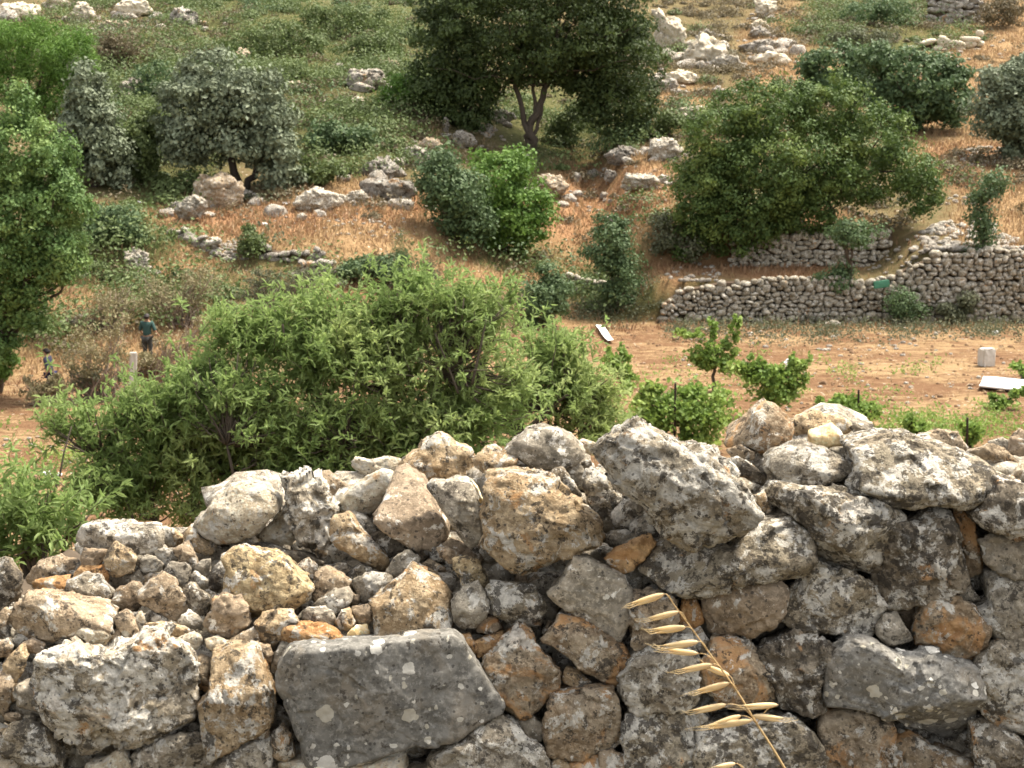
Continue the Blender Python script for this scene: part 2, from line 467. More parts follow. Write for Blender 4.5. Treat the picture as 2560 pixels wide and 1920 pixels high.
S('A', 'brown', [(540,240),(550,195),(710,200),(700,270),(655,310),(545,310)], "rusty brown block under the long grey ledge-like stone", facets=1, top=0, dy=-.03)
S('A', 'buff', [(688,300),(718,200),(770,163),(862,215),(902,270),(888,358),(760,388),(700,335)], "knobby buff rock leaning below the grey ledge-like stone")
S('A', 'grey', [(893,300),(930,252),(1020,247),(1092,300),(1072,348),(960,353)], "small grey oval stone right of the knobby buff rock", p=4)
S('A', 'grey', [(1028,210),(1080,193),(1140,198),(1208,270),(1192,303),(1100,308),(1048,262)], "small pale grey block below the right end of the ledge-like stone", facets=4)
S('A', 'buff', [(1065,50),(1150,65),(1225,125),(1215,190),(1140,200),(1090,140),(1070,95)], "buff shoulder rock joining the ledge-like stone on its right", dy=.1)
S('A', 'tan', [(1148,200),(1240,158),(1292,220),(1333,290),(1282,323),(1200,275)], "tan rock slanting down left of the big white boulder's foot")
S('A', 'buff', [(1218,110),(1270,38),(1302,55),(1345,125),(1475,180),(1405,240),(1310,215),(1240,162)], "buff wedge poking out under the big white boulder's left side", dy=.03)
S('A', 'grey', [(1088,355),(1118,298),(1232,296),(1270,340),(1255,433),(1190,445),(1115,405)], "grey knuckle-shaped stone above the dark pale-edged stone", p=4)
S('A', 'flat', [(1303,320),(1340,272),(1405,268),(1408,352),(1370,393),(1308,373)], "small round grey stone left of the black speckled one", p=4)
S('A', 'grey', [(1268,380),(1300,348),(1393,410),(1398,455),(1340,473),(1278,433)], "small grey pebble-like stone above the dark pale-edged stone's right", p=4)
S('A', 'dark', [(1395,405),(1428,310),(1490,265),(1560,295),(1525,430),(1460,490),(1398,465)], "black speckled stone tucked against the ochre ridged rock", p=4)
S('A', 'yellow', [(1478,270),(1600,198),(1700,236),(1785,248),(1905,298),(2005,388),(2085,470),(2055,570),(1960,612),(1850,600),(1740,690),(1640,695),(1560,565),(1490,470),(1520,335)], "large ochre rock with a bright sloping ridge in the left rubble", ridge=[((1690,225),(2080,490),1.4),((1640,690),(1600,230),.35)], facets=1, thick=.2)
S('A', 'tan', [(928,480),(1000,418),(1080,373),(1152,420),(1232,540),(1238,625),(1190,695),(1100,655),(1000,595),(938,562)], "tan angular block in the middle of the left rubble", ridge=[((950,450),(1220,560),.5)], facets=3)
S('A', 'dark', [(1205,480),(1270,428),(1342,480),(1402,540),(1392,625),(1340,650),(1250,585)], "dark stone with a pale upper edge between tan block and ochre rock", facets=4)
S('A', 'brown', [(1368,695),(1418,560),(1480,508),(1600,518),(1655,600),(1668,705),(1570,800),(1500,798),(1400,745)], "reddish brown lump below the ochre ridged rock", p=4, rough=1.5)
S('A', 'flat', [(1178,675),(1250,622),(1312,640),(1373,700),(1342,745),(1240,725),(1188,705)], "small dark grey stone left of the reddish brown lump", p=4)
S('A', 'rust', [(735,565),(778,470),(880,418),(932,450),(955,565),(920,610),(830,610),(755,610)], "orange-tinged crumbly rock left of the tan angular block", facets=4)
S('A', 'grey', [(865,375),(930,335),(965,400),(932,455),(878,425)], "small dull grey stone above the orange-tinged crumbly rock", dy=.05)
S('A', 'tan', [(938,392),(1000,352),(1082,363),(1062,393),(960,428)], "small flat tan stone on top of the tan angular block", dy=.04)
S('A', 'tan', [(28,685),(100,590),(180,500),(300,505),(430,545),(560,578),(680,608),(765,650),(775,725),(700,755),(560,745),(480,765),(380,795),(230,790),(108,755),(58,722)], "broad tan boulder with a wedge shape at the lower left", ridge=[((20,690),(330,600),.35),((330,600),(770,660),.5)], facets=1, thick=.22)
S('A', 'pale', [(188,502),(300,485),(425,510),(415,552),(300,540)], "thin pale flake on top of the broad tan boulder", dy=-.03, facets=1, thick=.06)
S('A', 'tan', [(752,662),(830,608),(882,640),(924,770),(850,815),(798,745)], "upright tan brick-shaped stone right of the broad tan boulder", facets=2, p=4)
S('A', 'pale', [(902,650),(940,612),(968,660),(948,760),(908,722)], "thin pale upright sliver beside the tan brick-shaped stone", facets=1)
S('A', 'grey', [(955,645),(1000,602),(1115,670),(1125,715),(1000,700)], "small grey wedge lying on the flat buff slab", facets=3)
S('A', 'buff', [(955,712),(1060,688),(1275,728),(1245,775),(1130,795),(978,745)], "flat buff slab lying above the two-lobed boulder", facets=1)
S('A', 'pale', [(510,770),(540,722),(700,732),(735,790),(692,845),(600,890),(578,803)], "pale cubic block on the left shoulder of the two-lobed boulder", p=4)
S('A', 'tan', [(715,785),(790,733),(815,790),(752,830),(718,820)], "small tan stone between pale cubic block and brick-shaped stone")
S('A', 'pale', [(1145,820),(1200,788),(1290,757),(1350,800),(1335,855),(1270,885),(1190,855)], "cream wedge stone over the two-lobed boulder's right shoulder", facets=4)
S('A', 'pale', [(1355,810),(1430,788),(1530,817),(1610,865),(1594,903),(1480,910),(1385,855)], "flat cream lozenge resting on the ledged buff block", p=4, top=.3)
S('A', 'tan', [(1535,805),(1640,748),(1725,718),(1740,815),(1682,875),(1590,845)], "tan rock tucked under the yellowish cream block", facets=3)
S('A', 'buff', [(1698,692),(1740,637),(1850,616),(1952,622),(1990,682),(1920,760),(1885,810),(1820,858),(1750,825),(1718,742)], "yellowish cream block left of the orange flat chip", ridge=[((1700,700),(1985,700),.8)])
S('A', 'tan', [(1680,872),(1740,837),(1802,847),(1830,900),(1782,998),(1720,965)], "small rounded tan stone at the slab's upper left", p=4)
S('B', 'orange', [(832,1178),(850,1148),(1000,1148),(1130,1162),(1275,1222),(1212,1260),(1100,1285),(838,1275)], "flat orange chip lying on the top left of the big grey slab", ridge=[((830,1172),(1270,1215),1.2)], facets=0, p=4, dy=-.02, thick=.12)
S('A', 'flat', [(1805,1005),(1830,900),(1880,825),(1955,848),(1885,970),(1842,1048)], "upright dark sliver behind the big slab's left corner", dy=.04, facets=1)
S('A', 'tan', [(-30,830),(40,803),(88,850),(62,915),(-30,935)], "small tan stone at the left edge below the broad boulder")
S('A', 'brown', [(135,835),(200,798),(294,840),(274,905),(180,895)], "small reddish stone above the two-lobed boulder's left corner", p=4)
S('A', 'grey', [(362,825),(440,787),(494,820),(445,858),(376,850)], "small grey pebble under the broad tan boulder", p=4)
S('A', 'buff', [(5,975),(80,900),(130,845),(175,920),(154,1015),(100,1098),(38,1055)], "angular buff stone near the left edge beside the two-lobed boulder", facets=4)
S('A', 'tan', [(-70,1050),(40,1038),(95,1100),(64,1205),(32,1325),(-60,1310)])
S('A', 'flat', [(100,1115),(180,1085),(266,1210),(234,1295),(115,1265)])
S('A', 'tan', [(35,1300),(110,1290),(155,1330),(82,1358),(30,1345)])
S('A', 'buff', [(60,1105),(110,1095),(125,1190),(80,1230),(45,1180)])
S('A', 'tan', [(-40,650),(20,600),(60,640),(40,720),(60,790),(20,800),(-40,780)])
# ---- wall face, left
S('A', 'mix', [(200,1050),(230,930),(320,888),(560,858),(620,885),(740,858),(890,818),(930,768),(1070,757),(1112,830),(1192,890),(1254,970),(1289,1100),(1294,1320),(1234,1412),(1100,1485),(880,1530),(740,1535),(640,1585),(520,1605),(400,1455),(285,1325),(225,1190)], part="large two-lobed boulder with white and orange lichen", thick=.3, ridge=[((650,1500),(600,900),.18),((590,900),(640,1500),.22),((860,850),(1290,960),.35)], facets=1, p=4, rough=1.1)
S('A', 'buff', [(1328,1240),(1400,1180),(1405,1080),(1385,935),(1500,905),(1690,900),(1752,1000),(1792,1100),(1830,1280),(1825,1352),(1640,1455),(1500,1535),(1420,1568),(1368,1442)], part="buff block with a ledge across its face", ridge=[((1330,1215),(1800,1095),.9)], facets=0, thick=.24, p=10)
S('A', 'rust', [(1235,960),(1333,920),(1405,960),(1385,1060),(1440,1120),(1385,1190),(1300,1100),(1255,1015)], dy=.05)
S('A', 'lich', [(0,1470),(60,1378),(170,1350),(272,1377),(324,1470),(405,1590),(394,1650),(200,1690),(55,1610),(5,1540)], rough=1.2)
S('A', 'buff', [(-40,1378),(0,1372),(105,1398),(25,1478),(-40,1490)], dy=.03)
S('A', 'mix', [(-60,1570),(0,1565),(105,1610),(115,1700),(110,1790),(-60,1790)])
S('A', 'pale', [(565,1655),(700,1607),(802,1545),(855,1600),(885,1680),(860,1790),(560,1790)], facets=4)
S('A', 'grey', [(860,1590),(1060,1487),(1200,1437),(1285,1447),(1435,1600),(1450,1700),(1440,1800),(930,1800)], ridge=[((1060,1480),(900,1700),.5)], facets=3)
S('A', 'grey', [(1445,1590),(1560,1518),(1795,1487),(1820,1560),(1822,1800),(1470,1800)], p=4)
S('A', 'tan', [(1620,1475),(1795,1392),(1806,1482),(1700,1500)])
S('A', 'tan', [(1812,1430),(1880,1385),(1943,1437),(1970,1580),(1902,1638),(1828,1603)], p=4)
S('A', 'grey', [(1255,1390),(1290,1360),(1372,1395),(1408,1500),(1330,1510)], dy=.06)
S('D', 'slab', [(12,450),(110,317),(310,297),(620,282),(900,262),(1182,252),(1252,308),(1335,430),(1424,580),(1536,730),(1515,783),(1350,855),(1202,975),(1050,980),(950,965),(800,1005),(640,1085),(450,1100),(178,1110),(146,900),(78,750),(5,600)], part="big flat grey slab spotted with white lichen", thick=.26, ridge=[((185,1115),(105,560),.75),((100,420),(160,300),.5)], facets=0, top=0, p=20, rough=.36, smooth=.2)
S('D', 'pale', [(-20,1150),(200,1120),(500,1128),(700,1098),(842,1077),(856,1161),(856,1330),(-20,1330)], p=10, thick=.25)
S('D', 'rust', [(1378,560),(1420,440),(1550,305),(1660,226),(1745,270),(1825,400),(1936,500),(1925,605),(1802,725),(1660,806),(1560,764),(1478,642)], part="grey rock with an orange and cream scar", facets=4)
S('D', 'orange', [(1238,258),(1310,242),(1364,330),(1354,383),(1310,390),(1268,322)], "left of the two small orange chips right of the big slab", facets=1)
S('D', 'orange', [(1338,282),(1540,236),(1534,292),(1440,384),(1368,390),(1346,330)], "right, longer one of two small orange chips beside the big slab", facets=1, dy=.02)
S('D', 'grey', [(1050,1110),(1290,955),(1400,875),(1530,865),(1682,925),(1804,1000),(1870,1100),(1866,1330),(1000,1330)], facets=4)
S('D', 'flat', [(1645,850),(1720,797),(1845,890),(1804,985),(1718,965)])
S('E', 'rust', [(183,1300),(208,1158),(400,1137),(642,1137),(684,1200),(695,1400),(706,1500),(602,1556),(450,1580),(198,1553),(178,1450)], part="squarish block with orange stain and white lichen", p=10, rough=.9)
S('E', 'buff', [(280,1052),(320,971),(402,998),(499,1080),(473,1130),(376,1114)], facets=2)
# ---- top middle
S('C', 'pale', [(78,430),(110,392),(200,418),(300,397),(432,428),(430,480),(382,525),(128,525),(92,482)], "pale flat rock at the back, left of the peaked rock", dy=.1)
S('B', 'tan', [(1055,92),(1170,86),(1315,205),(1245,280),(1140,245),(1085,172)], "tan tilted slab behind the pitted upright rock", dy=.12, ridge=[((1060,110),(1310,220),.8)], facets=1)
S('B', 'tan', [(1235,110),(1412,117),(1390,190),(1320,205)], "tan sliver behind, between tilted slab and cream wedge", dy=.18)
S('C', 'pale', [(-5,705),(80,618),(200,527),(290,472),(352,500),(405,550),(330,640),(295,740),(205,815),(100,795),(15,785)], "cream wedge-shaped rock with a pink broken face", ridge=[((0,720),(310,480),.9),((150,800),(250,560),.4)], facets=1, thick=.2)
S('C', 'brown', [(228,815),(298,720),(356,568),(430,551),(564,606),(628,690),(748,830),(746,905),(642,1008),(500,985),(325,885)], "brown-faced block with a cream sloping top, broken clean", ridge=[((285,790),(670,765),1.9)], facets=0, thick=.34, top=0, p=10, rough=.6, dy=-.05)
S('C', 'buff', [(385,505),(440,428),(530,367),(560,298),(680,230),(742,258),(804,320),(884,358),(934,430),(925,505),(850,556),(760,596),(650,576),(560,594),(478,564)], "pointed buff rock, the peak of the wall's middle top", ridge=[((400,470),(920,420),.5)], facets=3, thick=.24)
S('C', 'buff', [(925,412),(1000,347),(1060,337),(1225,400),(1214,472),(1150,525),(1050,545),(978,505),(926,462)], "pale-topped stone between pointed rock and dark grey boulder", ridge=[((925,440),(1222,425),1.3)], facets=1)
S('C', 'flat', [(1140,350),(1200,297),(1300,206),(1400,190),(1500,206),(1603,268),(1696,360),(1645,435),(1500,465),(1350,465),(1238,405)], "dark grey boulder on top, right of the pale-topped stone", ridge=[((1150,360),(1420,290),.7),((1420,290),(1690,370),.4)], facets=2, thick=.24)
S('C', 'pale', [(1610,310),(1680,272),(1825,318),(1814,365),(1700,388)], "pale flat stone behind, left of the giant boulder", dy=.14)
S('C', 'buff', [(946,800),(998,718),(988,590),(1048,536),(1200,516),(1380,520),(1502,566),(1564,658),(1685,758),(1785,828),(1816,930),(1795,1005),(1650,1036),(1540,1086),(1400,1157),(1280,1187),(1188,1157),(1098,1066),(976,1005),(986,930)], "big layered buff boulder in the wall's centre", ridge=[((950,790),(1780,800),.8),((1100,1050),(1600,950),-.0)], facets=2, thick=.34, layered=1.0, dy=-.08)
S('C', 'grey', [(586,622),(640,572),(720,586),(820,561),(903,598),(955,680),(965,800),(985,950),(902,1018),(828,965),(778,852),(697,762),(648,692)], "white-topped grey rock left of the big layered boulder", ridge=[((600,690),(950,700),1.1)], facets=2)
S('C', 'cream', [(906,555),(950,597),(990,690),(972,722),(928,642)], "thin cream splinter standing at the layered boulder's upper left", facets=1, dy=.02)
S('C', 'lich', [(1676,580),(1698,498),(1760,481),(1852,558),(1904,648),(2005,700),(1975,860),(1904,928),(1798,906),(1726,762)], "upright speckled grey rock between the two biggest boulders", facets=3)
S('C', 'dark', [(1476,482),(1540,466),(1592,540),(1685,680),(1622,706),(1518,604),(1425,545)], "dark slanting stone above the layered boulder's right shoulder", dy=.03)
S('C', 'flat', [(1576,462),(1640,417),(1694,500),(1664,604),(1598,564)], "small dark upright stone behind the upright speckled rock", dy=.06)
S('C', 'grey', [(1666,432),(1730,412),(1744,452),(1690,474)], "tiny pale stone under the pale flat stone's right end", dy=.1)
S('C', 'tan', [(1205,500),(1240,455),(1330,465),(1345,520),(1250,545)], "small tan stone under the dark grey boulder", dy=.05)
S('S', 'mix', [(1288,975),(1315,948),(1343,924),(1385,913),(1412,922),(1440,938),(1480,963),(1530,973),(1572,1008),(1607,1050),(1638,1100),(1624,1142),(1572,1168),(1500,1181),(1440,1152),(1405,1110),(1360,1070),(1318,1030)], "giant grey-white lichened boulder leaning right on the wall top", ridge=[((1350,1060),(1400,960),.35),((1380,1000),(1630,1090),.25)], facets=1, thick=.42, dy=-.08, rough=1.1)
S('C', 'orange', [(1826,1100),(1900,1047),(2150,926),(2185,1000),(2104,1104),(1960,1206),(1888,1174)], "orange slab wedged diagonally under the giant boulder", facets=2, dy=.05, top=.5)
S('C', 'flat', [(1436,1332),(1500,1288),(1558,1200),(1618,1076),(1720,1096),(1852,1167),(1962,1228),(2034,1330),(2005,1500),(1922,1646),(1800,1586),(1618,1486),(1498,1405)], "smooth grey diamond-shaped slab with one white patch", facets=0, top=.2, p=10, rough=.6, thick=.18, ridge=[((1440,1330),(1990,1360),.12)])
S('C', 'dark', [(175,962),(250,927),(350,896),(453,928),(505,980),(484,1025),(400,1077),(330,1096),(248,1034)], "dark lens-shaped stone right of the long leaning stone", p=4)
S('B', 'buff', [(1165,505),(1198,400),(1300,378),(1335,430),(1405,520),(1484,598),(1575,680),(1584,765),(1522,797),(1400,725),(1300,645),(1218,625)], "long buff and black stone leaning down to the right", facets=3, ridge=[((1180,480),(1580,700),.5)])
S('B', 'grey', [(1298,380),(1340,362),(1432,398),(1505,490),(1442,536),(1358,474)], "small grey stone under the cream wedge-shaped rock", dy=.02)
S('B', 'mix', [(822,142),(860,122),(1000,106),(1082,128),(1155,240),(1256,360),(1184,424),(1164,565),(1060,616),(948,574),(896,470),(836,402),(846,250)], "pitted upright rock right of the big white boulder", rough=2.0, facets=4, layered=.6)
S('B', 'pale', [(235,442),(300,378),(368,288),(480,196),(640,160),(723,188),(815,260),(825,340),(743,413),(690,494),(560,545),(420,575),(298,535),(240,492)], "big smooth whitish boulder on top at the left", ridge=[((240,420),(815,310),.55)], facets=1, p=4, thick=.28, rough=.7)
S('B', 'pale', [(686,532),(770,427),(830,366),(905,470),(926,545),(920,590),(780,590)], "pinkish pale stone between white boulder and pitted upright rock", ridge=[((680,535),(925,530),-.0),((690,520),(920,500),.9)], dy=.04)
S('B', 'dark', [(610,622),(690,586),(800,616),(985,650),(1135,722),(1110,750),(950,715),(780,665)], "thin dark strip of rock above the ochre ridged rock", dy=.04)
S('B', 'buff', [(1046,622),(1152,586),(1156,664),(1090,680)], "small buff corner stone below the pitted upright rock", dy=.03)
S('B', 'tan', [(936,732),(1020,687),(1085,740),(1064,852),(1020,886),(956,802)], "grey-tan stone right of the ochre rock's ridge", dy=.03)
S('B', 'tan', [(1055,880),(1078,778),(1150,747),(1255,808),(1336,880),(1252,936),(1150,966),(1056,974)], "tan wedge with a lit sloping edge, right of the ochre rock", ridge=[((1075,770),(1330,890),1.1)], facets=1)
S('B', 'grey', [(1206,752),(1280,716),(1335,760),(1262,806)], "tiny grey stone above the tan wedge")
S('B', 'lich', [(1255,822),(1370,727),(1452,746),(1496,800),(1400,845),(1298,856)], "speckled grey stone behind the pale grey lump", dy=.02)
S('B', 'grey', [(1335,852),(1430,797),(1593,806),(1636,880),(1562,936),(1400,988),(1335,922)], "pale grey lump above the big buff block", p=4)
S('B', 'flat', [(1035,1033),(1100,968),(1200,907),(1292,896),(1335,960),(1292,1025),(1220,1066)], "grey almond-shaped stone between tan wedge and big slab", p=4)
S('B', 'brown', [(1305,912),(1382,948),(1374,1004),(1326,995)], "tiny brown stone right of the grey almond-shaped stone")
S('C', 'buff', [(205,1392),(280,1366),(440,1264),(478,1197),(560,1226),(702,1286),(755,1380),(776,1500),(776,1626),(650,1641),(530,1656),(266,1656),(255,1532),(234,1432)], "big squarish buff block standing on the grey slab", ridge=[((240,1400),(770,1370),1.3)], facets=1, p=10, thick=.28)
S('B', 'grey', [(975,1082),(1010,1031),(1130,1026),(1209,1070),(1209,1143),(1140,1174),(998,1156)], "oval grey stone above the orange flat chip", p=4)
S('B', 'buff', [(1205,1122),(1250,1046),(1312,1036),(1350,1130),(1292,1186),(1226,1166)], "small buff stone with a bright facet right of the oval grey stone", facets=4)
S('B', 'brown', [(1315,1030),(1442,1015),(1475,1100),(1422,1156),(1356,1146)], "small reddish stone against the big buff block's left", p=4)
S('B', 'cream', [(1285,1212),(1340,1156),(1433,1156),(1445,1243),(1328,1256)], "small yellow-cream stone standing on the big grey slab", facets=4)
S('C', 'grey', [(765,1402),(850,1326),(950,1281),(1004,1350),(1040,1420),(1004,1504),(932,1586),(850,1606),(776,1545),(776,1480)], "white-topped grey stone right of the big squarish buff block", ridge=[((770,1440),(1020,1440),.8)], facets=2)
S('C', 'lich', [(1005,1332),(1060,1276),(1180,1286),(1322,1306),(1404,1390),(1430,1482),(1382,1576),(1280,1606),(1148,1556),(1045,1442)], "rounded lichened stone left of the grey diamond-shaped slab", p=4)
S('C', 'brown', [(925,1562),(1010,1486),(1092,1518),(1125,1582),(1052,1626),(948,1614)], "brown rounded stone under the rounded lichened stone", p=4, dy=.03)
S('C', 'flat', [(1015,1202),(1090,1126),(1162,1157),(1195,1232),(1152,1286),(1058,1286)], "dark shaded stone below the layered boulder", dy=.08, p=4)
S('C', 'yellow', [(775,1112),(880,1091),(962,1128),(1026,1260),(994,1317),(868,1317),(796,1212)], "yellowish rounded stone left of the dark shaded stone", p=4, facets=3)
S('C', 'tan', [(525,1162),(620,1116),(722,1156),(776,1240),(764,1326),(688,1276),(578,1234)], "greyish tan stone above the big buff block's right corner", p=4, dy=.02)
S('C', 'flat', [(316,1204),(368,1088),(470,1046),(550,1100),(536,1204),(462,1266),(398,1306)], "dark grey lump left of the greyish tan stone", p=4)
S('C', 'brown', [(490,1010),(640,1000),(680,1070),(565,1110)], "brown flat stone under the brown-faced block", dy=.03)
S('C', 'tan', [(664,1032),(740,1016),(834,1080),(762,1136),(686,1084)], "small tan slab above the yellowish rounded stone", dy=.03)
S('C', 'brown', [(1190,1270),(1230,1195),(1290,1210),(1300,1300),(1230,1310)], dy=.1)
S('C', 'brown', [(1280,1260),(1340,1210),(1420,1250),(1440,1330),(1340,1340)], dy=.12)
S('C', 'flat', [(1390,1400),(1450,1410),(1500,1470),(1470,1540),(1410,1560),(1400,1480)], dy=.1)
S('C', 'tan', [(1390,1610),(1440,1540),(1500,1540),(1500,1600),(1440,1650)], dy=.06)
S('C', 'brown', [(700,1010),(760,960),(850,990),(980,1010),(1010,1080),(960,1120),(850,1080)], dy=.12)
S('C', 'tan', [(1120,1640),(1130,1590),(1200,1570),(1260,1610),(1240,1680)], dy=.06)
# ---- middle face
S('E', 'rust', [(165,802),(240,697),(280,636),(402,646),(562,716),(704,816),(755,930),(745,1055),(692,1117),(560,1066),(428,976),(376,905),(276,856)], part="buff and orange stone under the grey diamond", facets=3)
S('E', 'grey', [(700,1110),(690,1060),(755,1000),(760,945),(820,896),(960,846),(1080,756),(1202,756),(1235,900),(1225,1155),(1182,1226),(1000,1277),(850,1287),(735,1215)], thick=.22, p=10, facets=2)
S('E', 'tan', [(745,562),(800,476),(1000,466),(1074,518),(1085,652),(1052,756),(930,806),(830,857),(766,804),(764,682)], facets=3, rough=1.6)
S('E', 'orange', [(1086,642),(1130,496),(1202,466),(1264,580),(1275,654),(1200,696),(1116,685)], dy=.04, facets=1)
S('E', 'brown', [(1180,722),(1250,695),(1346,830),(1336,906),(1235,868)], dy=.03)
S('E', 'lich', [(846,335),(935,202),(1098,108),(1300,126),(1440,116),(1556,36),(1650,-24),(1900,-34),(1996,18),(2016,150),(1976,336),(1800,360),(1600,366),(1450,406),(1280,476),(1150,470),(998,425),(916,364)], part="wide brown and grey speckled boulder below the giant one", thick=.34, facets=3, ridge=[((850,250),(1560,60),.4)])
S('E', 'brown', [(1265,602),(1286,480),(1450,405),(1650,364),(1782,364),(1846,418),(1836,562),(1764,676),(1600,756),(1450,767),(1336,756),(1286,684)], part="smooth olive-brown rounded stone", p=4, rough=.6, facets=1)
S('E', 'rust', [(1225,1082),(1256,950),(1336,797),(1460,775),(1602,816),(1694,950),(1765,1060),(1776,1204),(1640,1256),(1500,1246),(1345,1206)], part="reddish stone with an orange patch behind the oat", facets=2)
S('E', 'dark', [(1645,902),(1718,817),(1850,786),(1898,727),(2000,716),(2084,798),(2175,838),(2135,984),(2064,1085),(2126,1277),(2000,1287),(1800,1246),(1755,1060)], facets=4, rough=1.4)
S('E', 'lich', [(705,1502),(738,1327),(900,1306),(1060,1286),(1174,1347),(1205,1560),(1205,1850),(735,1850)], facets=3)
S('E', 'lich', [(1206,1542),(1246,1437),(1440,1356),(1620,1336),(1852,1306),(2004,1398),(2086,1500),(2086,1644),(2030,1840),(1215,1840)], facets=2, ridge=[((1210,1500),(1850,1330),.5)])
S('E', 'mix', [(1146,1312),(1240,1276),(1304,1308),(1300,1400),(1245,1456),(1186,1425)], dy=.03)
S('E', 'tan', [(545,1572),(640,1556),(734,1598),(745,1840),(556,1840)])
S('E', 'buff', [(215,1625),(280,1585),(354,1640),(350,1800),(226,1800)], p=4)
S('E', 'rust', [(345,1625),(540,1576),(624,1638),(600,1840),(340,1840)])
S('E', 'flat', [(-10,1300),(40,1290),(190,1385),(150,1480),(60,1465)], dy=.04)
# ---- right
S('F', 'rust', [(145,402),(180,355),(298,220),(348,130),(430,66),(492,88),(584,190),(620,250),(585,342),(500,386),(420,436),(326,405),(246,374)], "pyramid-shaped rock with an orange lit side, on the right top", ridge=[((250,380),(450,80),.0),((430,440),(380,200),.5)], facets=2, p=4, thick=.24)
S('F', 'buff', [(595,220),(650,177),(780,141),(880,167),(1003,197),(1036,262),(984,316),(900,276),(760,306),(636,315)], "buff ragged flat rock behind the bright yellow block", dy=.08, ridge=[((600,260),(1030,240),.9)])
S('F', 'cream', [(715,362),(727,268),(880,226),(943,268),(985,340),(964,375),(880,375),(788,395)], "bright yellow-cream block on the right top", facets=1, p=3.6, ridge=[((720,300),(980,320),.5)], rough=.6)
S('F', 'dark', [(1006,252),(1060,221),(1144,268),(1145,315),(1058,306)], "small black-lichened stone right of the ragged flat rock", dy=.05)
S('F', 'grey', [(976,332),(1020,301),(1154,318),(1145,384),(1050,396),(986,374)], "small grey stone right of the bright yellow block", p=4)
S('F', 'cream', [(1035,412),(1080,366),(1170,336),(1286,368),(1254,404),(1150,416),(1100,446),(1045,440)], "flat yellow stone lying on the broad capstone's left end", dy=.06)
S('F', 'grey', [(1140,302),(1250,275),(1370,250),(1444,298),(1455,354),(1350,386),(1195,345)], "grey boulder behind the flat yellow stone", dy=.1)
S('F', 'tan', [(1455,334),(1520,296),(1650,265),(1754,276),(1836,400),(1785,446),(1650,426),(1545,374)], "pale tan boulder behind the broad capstone", dy=.14, p=4)
S('F', 'tan', [(1835,424),(1980,365),(2064,376),(2175,480),(2186,526),(2000,546),(1835,464)], "tan boulder behind the capstone's right end", dy=.1, p=4)
S('F', 'grey', [(1965,352),(2070,315),(2135,360),(2104,405),(2005,385)], "small pale grey stone at the back near the right edge", dy=.2)
S('F', 'brown', [(2110,425),(2138,328),(2212,276),(2300,296),(2300,486),(2180,486)], "brown shaded rock at the back by the right photo edge", dy=.16)
S('F', 'pale', [(2130,602),(2212,495),(2320,495),(2320,645),(2212,656)], "pale rock at the right photo edge above the last block", dy=.03)
S('F', 'tan', [(155,412),(250,366),(344,418),(365,474),(280,486),(196,455)], "small tan stone at the pyramid rock's left foot")
S('F', 'dark', [(140,484),(240,446),(384,538),(446,600),(405,648),(278,598),(205,565)], "dark stone between giant boulder and lens-shaped rock", dy=.03)
S('F', 'pale', [(404,444),(460,386),(540,360),(556,402),(472,456)], "small pale stone between pyramid rock and lens-shaped rock")
S('F', 'grey', [(425,522),(478,438),(600,391),(720,376),(863,418),(1004,488),(1045,530),(964,606),(850,636),(760,656),(700,690),(558,676),(464,626)], "lens-shaped rock with a cream top under the yellow block", ridge=[((470,470),(1020,560),1.1)], facets=1, thick=.26, p=4)
S('F', 'buff', [(965,622),(1050,486),(1088,500),(1085,572),(1012,697),(968,688)], "thin buff stone squeezed left of the broad capstone", dy=.02)
S('F', 'flat', [(865,392),(950,386),(1065,438),(1024,496),(926,454)], "small dark stone between lens-shaped rock and broad capstone", dy=.05)
S('F', 'lich', [(1055,440),(1150,406),(1300,366),(1440,360),(1602,396),(1704,446),(1852,456),(2004,528),(2056,600),(2005,686),(1882,766),(1780,807),(1600,777),(1400,797),(1256,767),(1146,696),(1035,656),(1085,560)], "broad dark capstone with a cream ragged top", ridge=[((1060,540),(1540,640),1.3),((1500,630),(2040,560),1.0)], facets=1, thick=.45, layered=.7, dy=-.05)
S('F', 'dark', [(1835,832),(1898,738),(2010,596),(2212,634),(2350,676),(2350,1006),(2212,1006),(2098,966),(1958,926),(1876,886)], "big dark block at the right edge beside the broad capstone", facets=2, thick=.4, top=.6, dy=-.02)
S('F', 'cream', [(1155,722),(1190,681),(1254,698),(1250,765),(1198,760)], "small yellow pebble under the broad capstone", dy=-.03)
S('F', 'buff', [(335,722),(422,696),(460,824),(432,856),(376,784)], "small pale stone at the giant boulder's right side")
S('F', 'lich', [(455,792),(518,685),(700,695),(900,685),(1102,716),(1204,766),(1386,850),(1386,905),(1283,966),(1245,1055),(1225,1195),(1152,1247),(1000,1247),(848,1206),(745,1176),(765,1062),(705,936),(555,856)], part="big block with a white lichened upper edge", thick=.34, ridge=[((460,830),(1380,880),.6)], facets=2)
S('F', 'dark', [(1235,982),(1328,896),(1530,856),(1700,816),(1745,900),(1795,1080),(1816,1304),(1774,1356),(1602,1436),(1400,1476),(1266,1486),(1196,1394),(1154,1250),(1226,1150)], part="dark squarish stone with pale lichen patches", facets=2, p=4)
S('F', 'rust', [(1735,832),(1800,816),(1884,898),(1885,992),(1966,1180),(1944,1244),(1850,1317),(1805,1200),(1776,1000)], dy=.04)
S('F', 'flat', [(1915,1042),(2050,996),(2212,1006),(2350,1026),(2350,1290),(2212,1296),(2078,1276),(1954,1184)], facets=2)
S('G', 'lich', [(245,642),(316,480),(396,398),(418,277),(500,246),(642,286),(804,326),(885,398),(926,478),(976,560),(936,704),(902,767),(700,726),(500,716),(346,696)], part="dark stone with one large white lichen patch", facets=2)
